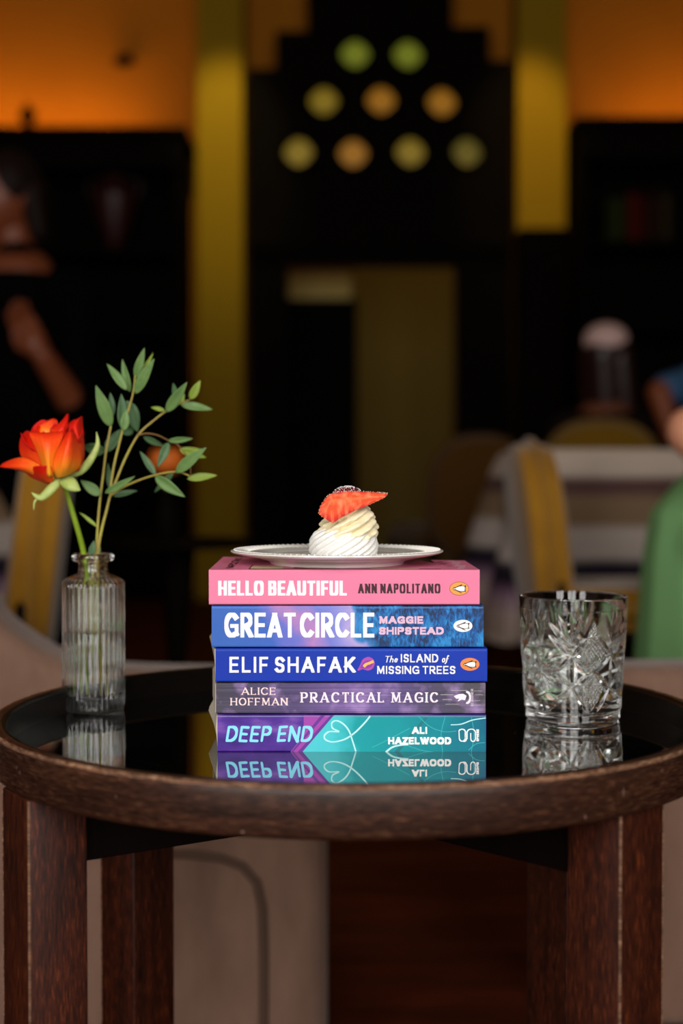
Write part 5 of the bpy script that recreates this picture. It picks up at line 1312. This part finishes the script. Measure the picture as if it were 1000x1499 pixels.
inner = [(r_out(HT) - .0003, HT - .0004), (r_out(HT) - .0012, HT), (r_out(HT) - .0022, HT - .0004), (r_out(HT) - .0026, HT - .002)] + [(r_out(z) - .0032 - .0012 * (1 - z / HT), z) for z in np.linspace(HT - .01, .020, 14)] + [(.0320, .0155), (.026, .0138), (.012, .0132), (.0005, .0130)]
for r, z in inner:
    c = ring_add(r, z)
    faces += [[prev + j, prev + (j + 1) % NA, c + (j + 1) % NA, c + j] for j in range(NA)]; prev = c
faces.append([prev + j for j in range(NA)])
prev = 0
for r, z in [(r_out(0) - .0004, .0012), (r_out(0) - .0016, .0002), (r_out(0) - .004, 0), (.03, .0008), (.012, .0012), (.0005, .0012)]:
    c = ring_add(r, z)
    faces += [[prev + (j + 1) % NA, prev + j, c + j, c + (j + 1) % NA] for j in range(NA)]; prev = c
faces.append([prev + j for j in range(NA)][::-1])
MB().add(verts, faces).build('glass_body', M_GLASS, tu, angle=.45)
zwt = P(840, 941, YT).z - tcn.z
rin = lambda z: r_out(z) - .0032 - .0012 * (1 - z / HT) + .00008
wt = MB().lathe([(0, .0134), (.012, .0135), (.026, .0141), (.0321, .0158)] + [(rin(z), z) for z in np.linspace(.0205, zwt - .0008, 8)] + [(rin(zwt) + .0001, zwt), (rin(zwt) - .0006, zwt - .0004), (rin(zwt) - .002, zwt - .0008), (0, zwt - .0008)], 120, tcn)
tag(wt.build('water', M_WATER, None, origin=tcn, angle=.9), 'clear water filling two thirds of the cut glass tumbler', 'water')

# ------------------------------------------------------------------ orange flower far behind the sprig
YO = 2.95
oc = P(244, 673, YO)
st2 = thing('pedestal_table', (oc.x + .02, YO, 0), 'slim dark pedestal table standing behind the rose and sprig', 'table')
MB().lathe([(0, .545), (.16, .545), (.165, .552), (.16, .56), (0, .56)], 48, (oc.x + .02, YO, 0)).build('tabletop', M_BLACKWOOD, st2)
MB().lathe([(0, .02), (.03, .02), (.022, .1), (.02, .3), (.03, .45), (.04, .545), (0, .545)], 24, (oc.x + .02, YO, 0)).build('column', M_BLACKWOOD, st2)
for k in range(3):
    a = 2 * PI * k / 3 + .4
    MB().tube([(oc.x + .02, YO, .12), (oc.x + .02 + .09 * math.cos(a), YO + .09 * math.sin(a), .06), (oc.x + .02 + .17 * math.cos(a), YO + .17 * math.sin(a), .012)], [.018, .016, .012], 10).build('foot', M_BLACKWOOD, st2)
v2 = thing('dark_vase', (oc.x, YO, .56), 'dark slender vase under the blurred orange bloom', 'vase')
MB().lathe([(0, 0), (.022, 0), (.026, .02), (.026, .06), (.012, .085), (.012, .1), (.015, .104), (.011, .104), (.009, .09), (0, .09)], 32, (oc.x, YO, .56)).build('body', M_BLACKWOOD, v2)
bl = thing('orange_bloom', (oc.x, YO, .655), 'round orange bloom blurred behind the right hand eucalyptus leaves', 'flower')
MB().tube([(oc.x, YO, .652), (oc.x, YO, oc.z - .015)], .003, 8).build('stem', pm('dark_stem', (54, 60, 22)), bl)
M_OB = pm('orange_bloom_petal', (214, 104, 20), rough=.6)
MB().ball(oc, .027, 20, (1, 1, .9)).build('bud', M_OB, bl)
for k in range(7):
    a = 2 * PI * k / 7; mb = MB(); v = []
    for i in range(9):
        t = i / 8
        for j in range(7):
            s_ = (j / 6 * 2 - 1); an = a + s_ * .55 * math.sin(PI * (t * .75 + .15)); ph = -1.3 + t * 2.1
            rr = (.0325 * math.cos(ph) + .003); v.append((oc.x + rr * math.cos(an), YO + rr * math.sin(an), oc.z +   .031 * math.sin(ph)))
    f = [(i * 7 + j, i * 7 + j + 1, i * 7 + j + 8, i * 7 + j + 7) for i in range(8) for j in range(6)]
    o = mb.add(v, f).build('petal', M_OB, bl, angle=1.5); solid(o, .0012)

# ------------------------------------------------------------------ people (blurred background)
def hand(mb, wrist, dirv, palm_n, s=1.0, curl=.35):
    d = Vector(dirv).normalized(); nrm = Vector(palm_n); nrm = (nrm - d * nrm.dot(d)).normalized(); sd = d.cross(nrm)
    w = Vector(wrist)
    mb.capsule(w, .024 * s, w + d * .035 * s, .027 * s)
    for k, off in enumerate((-.030, -.010, .010, .029)):
        mb.capsule(w + d * .02 * s + sd * off * .6 * s, .017 * s, w + d * .085 * s + sd * off * s, .013 * s)
        Lg = (.062, .074, .070, .054)[k] * s; p = w + d * .088 * s + sd * off * s; dd = d.copy()
        for q in range(3):
            dd = (dd * math.cos(curl) + nrm * math.sin(curl)).normalized(); p2 = p + dd * Lg * (.45, .32, .23)[q]
            mb.capsule(p, (.0095, .0088, .008)[q] * s, p2, (.0088, .008, .0065)[q] * s, 10); p = p2
    b0 = w + d * .025 * s - sd * .024 * s; b1 = b0 - sd * .026 * s + d * .03 * s + nrm * .012 * s
    mb.capsule(b0, .014 * s, b1, .011 * s, 10); mb.capsule(b1, .011 * s, b1 + d * .03 * s + nrm * .006 * s, .008 * s, 10)
def head(mb, c, yaw, pitch=0, s=1.0):
    """c = head centre; faces -y at yaw 0"""
    R_ = Matrix.Rotation(yaw, 3, 'Z') @ Matrix.Rotation(pitch, 3, 'X')
    bm = bmesh.new(); bmesh.ops.create_uvsphere(bm, u_segments=40, v_segments=28, radius=1)
    for v in bm.verts:
        x, y, z = v.co; X_ = x * .075; Y_ = y * .093; Z_ = z * .115
        if z < 0: X_ *= 1 - .34 * z * z; Y_ = Y_ * (1 - .12 * z * z) - .008 * (-z)
        g = lambda cx_, cz_, r_: math.exp(-(((x - cx_) / r_) ** 2 + ((z - cz_) / r_) ** 2)) if y < 0 else 0
        Y_ += .012 * (g(.42, .04, .2) + g(-.42, .04, .2))
        Y_ -= .022 * g(0, -.2, .13) + .012 * g(0, -.02, .11) + .008 * g(0, -.52, .2) + .010 * g(0, -.86, .25) + .004 * g(0, .28, .5)
        Y_ += .004 * g(0, -.40, .1) + .004 * g(0, -.66, .12)
        v.co = R_ @ (Vector((X_, Y_, Z_)) * s) + Vector(c)
    mb.bm(bm)
    for sx in (-1, 1):
        mb.ball(Vector(c) + R_ @ (Vector((sx * .074, .01, -.004)) * s), .026 * s, 10, (.4, .7, 1.1), R_.to_4x4())
    return R_
def features(par, c, R_, s=1.0):
    for sx in (-1, 1):
        ey = MB().ball(Vector(c) + R_ @ (Vector((sx * .031, -.072, .006)) * s), .0125 * s, 12).build('eye', pm('eye_white', (210, 200, 190), rough=.2), par)
        MB().ball(Vector(c) + R_ @ (Vector((sx * .031, -.0815, .006)) * s), .0055 * s, 10, (1, .6, 1), R_.to_4x4()).build('iris', pm('eye_dark', (30, 18, 12), rough=.2), ey)
        MB().tube([Vector(c) + R_ @ (Vector((sx * (.016 + .03 * k / 4), -.086 + .010 * (k / 4) ** 2, .030 + .004 * math.sin(PI * k / 4))) * s) for k in range(5)], .0032 * s, 6).build('eyebrow', pm('brow_dark', (34, 20, 14)), par)
    MB().tube([Vector(c) + R_ @ (Vector((-.022 + .044 * k / 6, -.0895 + .008 * abs(k / 3 - 1) ** 2, -.0475 - .002 * math.sin(PI * k / 6))) * s) for k in range(7)], [.002, .004, .005, .0045, .005, .004, .002], 8).build('lips', pm('lip_rose', (150, 70, 60), rough=.4), par)
def remesh(o, vx):
    m = o.modifiers.new('continuous', 'REMESH'); m.mode = 'VOXEL'; m.voxel_size = vx; m.use_smooth_shade = True
    m2 = o.modifiers.new('soften', 'SMOOTH'); m2.factor = .5; m2.iterations = 3
def limb(mb, pts, rads):
    for i in range(len(pts) - 1): mb.capsule(pts[i], rads[i], pts[i + 1], rads[i + 1])
def skin(n_, c): return pm('skin_' + n_, c, rough=.5, sss=.1)
# standing at the left, dark clothes, looking down to the left, one forearm across
pY = 4.05
hc = P(8, 286, pY); ground = Vector((hc.x + .02, pY, 0))
pe = thing('person', ground, 'person in dark clothes standing at the left edge with a bent forearm', 'person')
sh = Vector((hc.x + .03, pY + .02, hc.z - .27)); hp = Vector((hc.x + .05, pY + .03, .90))
mb = MB(); R1 = head(mb, hc, -.75, .12)
mb.capsule(hc + Vector((.01, .03, -.06)), .052, sh + Vector((0, 0, .05)), .06)
limb(mb, [sh + Vector((-.15, 0, 0)), sh + Vector((.15, 0, 0))], [.065, .065])
limb(mb, [sh, Vector((sh.x, sh.y, 1.08)), hp], [.13, .115, .135])
legs = {}
for sx in (-1, 1):
    limb(mb, [hp + Vector((sx * .08, 0, -.02)), Vector((hp.x + sx * .09, hp.y - .01, .48)), Vector((hp.x + sx * .09, hp.y + .03, .08))], [.092, .058, .038])
    mb.capsule((hp.x + sx * .09, hp.y + .03, .045), .036, (hp.x + sx * .11, hp.y - .15, .03), .026)
wr = P(62, 520, pY - .24); el = P(112, 600, pY - .12)
limb(mb, [sh + Vector((.17, 0, -.01)), Vector((el.x, el.y, el.z)), wr], [.055, .044, .03])
hand(mb, wr, P(38, 482, pY - .27) - wr, (.4, .2, -.6), 1.05, .25)
el2 = sh + Vector((-.24, -.02, -.30)); limb(mb, [sh + Vector((-.17, 0, -.01)), el2, el2 + Vector((.03, -.10, -.24))], [.055, .044, .03])
hand(mb, el2 + Vector((.03, -.10, -.24)), (.05, -.2, -1), (1, -.2, 0), 1.0, .3)
body = mb.build('body', skin('warm', (112, 54, 26)), pe); remesh(body, .006)
features(pe, hc, R1)
dk = pm('black_cloth', (5, 4, 4), rough=.95, spec=.02)
mb = MB()
limb(mb, [sh + Vector((-.155, 0, 0)), sh + Vector((.155, 0, 0))], [.078, .078]); limb(mb, [sh + Vector((0, 0, -.03)), Vector((sh.x, sh.y, 1.08)), hp + Vector((0, 0, -.04))], [.142, .13, .155])
limb(mb, [sh + Vector((.17, 0, -.01)), Vector((el.x, el.y, el.z))], [.068, .058]); limb(mb, [sh + Vector((-.17, 0, -.01)), el2, el2 + Vector((.025, -.085, -.2))], [.068, .056, .045])
mb.capsule(sh + Vector((0, 0, .02)), .092, sh + Vector((0, -.01, .075)), .074)
o = mb.build('sweater', dk, pe); remesh(o, .007)
mb = MB()
for sx in (-1, 1): limb(mb, [hp + Vector((sx * .08, 0, .0)), Vector((hp.x + sx * .09, hp.y - .01, .48)), Vector((hp.x + sx * .09, hp.y + .03, .1))], [.108, .075, .06])
mb.capsule(hp + Vector((-.06, 0, 0)), .13, hp + Vector((.06, 0, 0)), .13)
o = mb.build('trousers', dk, pe); remesh(o, .008)
mb = MB()
for sx in (-1, 1): mb.capsule((hp.x + sx * .09, hp.y + .035, .05), .048, (hp.x + sx * .112, hp.y - .16, .036), .036)
o = mb.build('shoes', dk, pe); remesh(o, .006)
mb = MB(); mb.ball(hc + R1 @ Vector((0, .022, .030)), .1, 24, (.86, .98, .98)); mb.capsule(hc + R1 @ Vector((.0, .075, .02)), .06, hc + R1 @ Vector((.0, .08, -.12)), .045)
mb.capsule(hc + R1 @ Vector((.066, .04, .0)), .036, hc + R1 @ Vector((.068, .05, -.11)), .028); mb.capsule(hc + R1 @ Vector((-.066, .04, .0)), .036, hc + R1 @ Vector((-.068, .05, -.11)), .028)
o = mb.build('hair', pm('dark_brown_hair', (22, 10, 7), rough=.6, spec=.1), pe); remesh(o, .006)

def seated(label, hc_, yaw, face_s, cloth, skin_c, hairc, cloth_name, arms, skirt=False, band=None, longhair=True, seat_z=.46, pitch=0.0):
    """seated figure; local forward = rotated -y by yaw; arms: list of (side, elbow, wrist, fingers-dir)"""
    R_ = Matrix.Rotation(yaw, 3, 'Z'); fw = R_ @ Vector((0, -1, 0)); rt = R_ @ Vector((1, 0, 0))
    base = Vector((hc_.x, hc_.y, 0)) - fw * .02
    t = thing('person', base, label, 'person')
    s_ = Vector((base.x, base.y, hc_.z - .27)); h_ = Vector((base.x, base.y, seat_z + .10)) - fw * .04
    mb = MB(); R2 = head(mb, hc_, yaw, pitch); limb(mb, [hc_ + Vector((0, 0, -.06)) - fw * .02, s_ + Vector((0, 0, .05))], [.05, .058])
    limb(mb, [s_ - rt * .14, s_ + rt * .14], [.062, .062]); limb(mb, [s_, (s_ + h_) / 2, h_], [.125, .11, .14])
    cl = MB(); limb(cl, [s_ - rt * .145, s_ + rt * .145], [.072, .072]); limb(cl, [s_ - Vector((0, 0, .03)), (s_ + h_) / 2, h_], [.138, .125, .158])
    if skirt: cl.capsule(h_ - fw * .02, .165, Vector((h_.x, h_.y, .36)), .2)
    for sx in (-1, 1):
        k = h_ + rt * sx * .09 + fw * .42; k.z = seat_z + .06; a = k + fw * .04; a.z = .09
        limb(mb, [h_ + rt * sx * .08, k, a], [.088, .058, .038]); mb.capsule(a - Vector((0, 0, .05)), .034, a + fw * .16 - Vector((0, 0, .062)), .024)
        if skirt: limb(cl, [h_ + rt * sx * .07, k, a + Vector((0, 0, .22))], [.135, .10, .10]); 
        else: limb(cl, [h_ + rt * sx * .08, k, a], [.104, .074, .056])
    for side, e_, w_, fd in arms:
        sp_ = s_ + rt * side * .165
        limb(mb, [sp_, e_, w_], [.052, .042, .029]); hand(mb, w_, fd, (0, 0, -1), 1.0, .3)
        m2 = sp_ + (e_ - sp_) * (.55 if skirt else .9); limb(cl, [sp_, m2], [.066, .056])
    o = mb.build('body', skin(cloth_name, skin_c), t); remesh(o, .006); features(t, hc_, R2)
    o = cl.build('dress' if skirt else 'outfit', pm(cloth_name, cloth, rough=.85, spec=.15), t); remesh(o, .007)
    hb = MB(); hb.ball(hc_ + R2 @ Vector((0, .022, .030)), .1, 24, (.88, .98, .98))
    if longhair:
        hb.capsule(hc_ + R2 @ Vector((0, .07, .02)), .066, hc_ + R2 @ Vector((0, .085, -.2)), .06)
        for sx in (-1, 1): hb.capsule(hc_ + R2 @ Vector((sx * .06, .05, .0)), .042, hc_ + R2 @ Vector((sx * .07, .06, -.2)), .04)
    o = hb.build('hair', pm('hair_' + cloth_name, hairc, rough=.45), t); remesh(o, .006)
    if band:
        b_ = MB(); b_.ball(hc_ + R2 @ Vector((0, .03, .058)), .094, 24, (.9, 1, .72)); o = b_.build('head_scarf', pm('pale_pink_scarf', band, rough=.8), t); remesh(o, .006); o['label'] = 'pale pink head covering'
    return t
hA = P(893, 520, 5.3)
seated('person with dark auburn hair and pale pink head covering seated beyond the striped table', hA, 2.6, 1, (16, 4, 4), (110, 60, 38), (36, 9, 6), 'maroon_black_cloth',
       [(-1, hA + Vector((.24, -.02, -.50)), hA + Vector((.12, .24, -.56)), (.5, .8, 0)), (1, hA + Vector((-.22, -.0, -.5)), hA + Vector((-.0, .26, -.56)), (.5, .8, 0))], band=(206, 170, 162), pitch=-.25)
hB = P(1070, 425, 4.78)
seated('person in a blue top reaching a bent forearm in at the right edge', hB, 1.3, 1, (58, 92, 128), (120, 58, 24), (28, 16, 12), 'slate_blue_cloth',
       [(1, P(965, 575, 4.66), P(985, 640, 4.6), (.5, -.2, -.8)), (-1, P(1130, 560, 5.0), P(1200, 600, 4.95), (.8, 0, -.1))], longhair=False)
hG = P(1150, 430, 2.5)
seated('person in a mint green dress seated at the right edge before the striped table', hG, 1.35, 1, (124, 172, 112), (206, 140, 108), (70, 40, 22), 'mint_green_cloth',
       [(-1, P(1090, 690, 2.72), P(1230, 720, 2.7), (.8, .1, -.1)), (1, P(1012, 632, 2.34), P(1120, 740, 2.3), (.8, 0, -.2))], skirt=True)
for i, (hx, yw) in enumerate(((hA, 2.6), (hB, 1.3))):
    chair((hx.x, hx.y, 0), yw + PI, ['mustard chair holding the person with the pale pink head covering', 'mustard chair holding the person in the blue top'][i])
sg = thing('stool', (hG.x, hG.y, 0), 'round dark stool under the person in mint green', 'stool')
MB().lathe([(0, .40), (.15, .40), (.16, .415), (.16, .44), (.14, .46), (0, .462)], 40, (hG.x, hG.y, 0)).build('seat', M_MUSTARD, sg)
for k in range(4):
    a = PI / 4 + k * PI / 2
    MB().tube([(hG.x + .10 * math.cos(a), hG.y + .10 * math.sin(a), .41), (hG.x + .15 * math.cos(a), hG.y + .15 * math.sin(a), 0)], [.016, .011], 10).build('leg', M_DARKWOOD, sg)
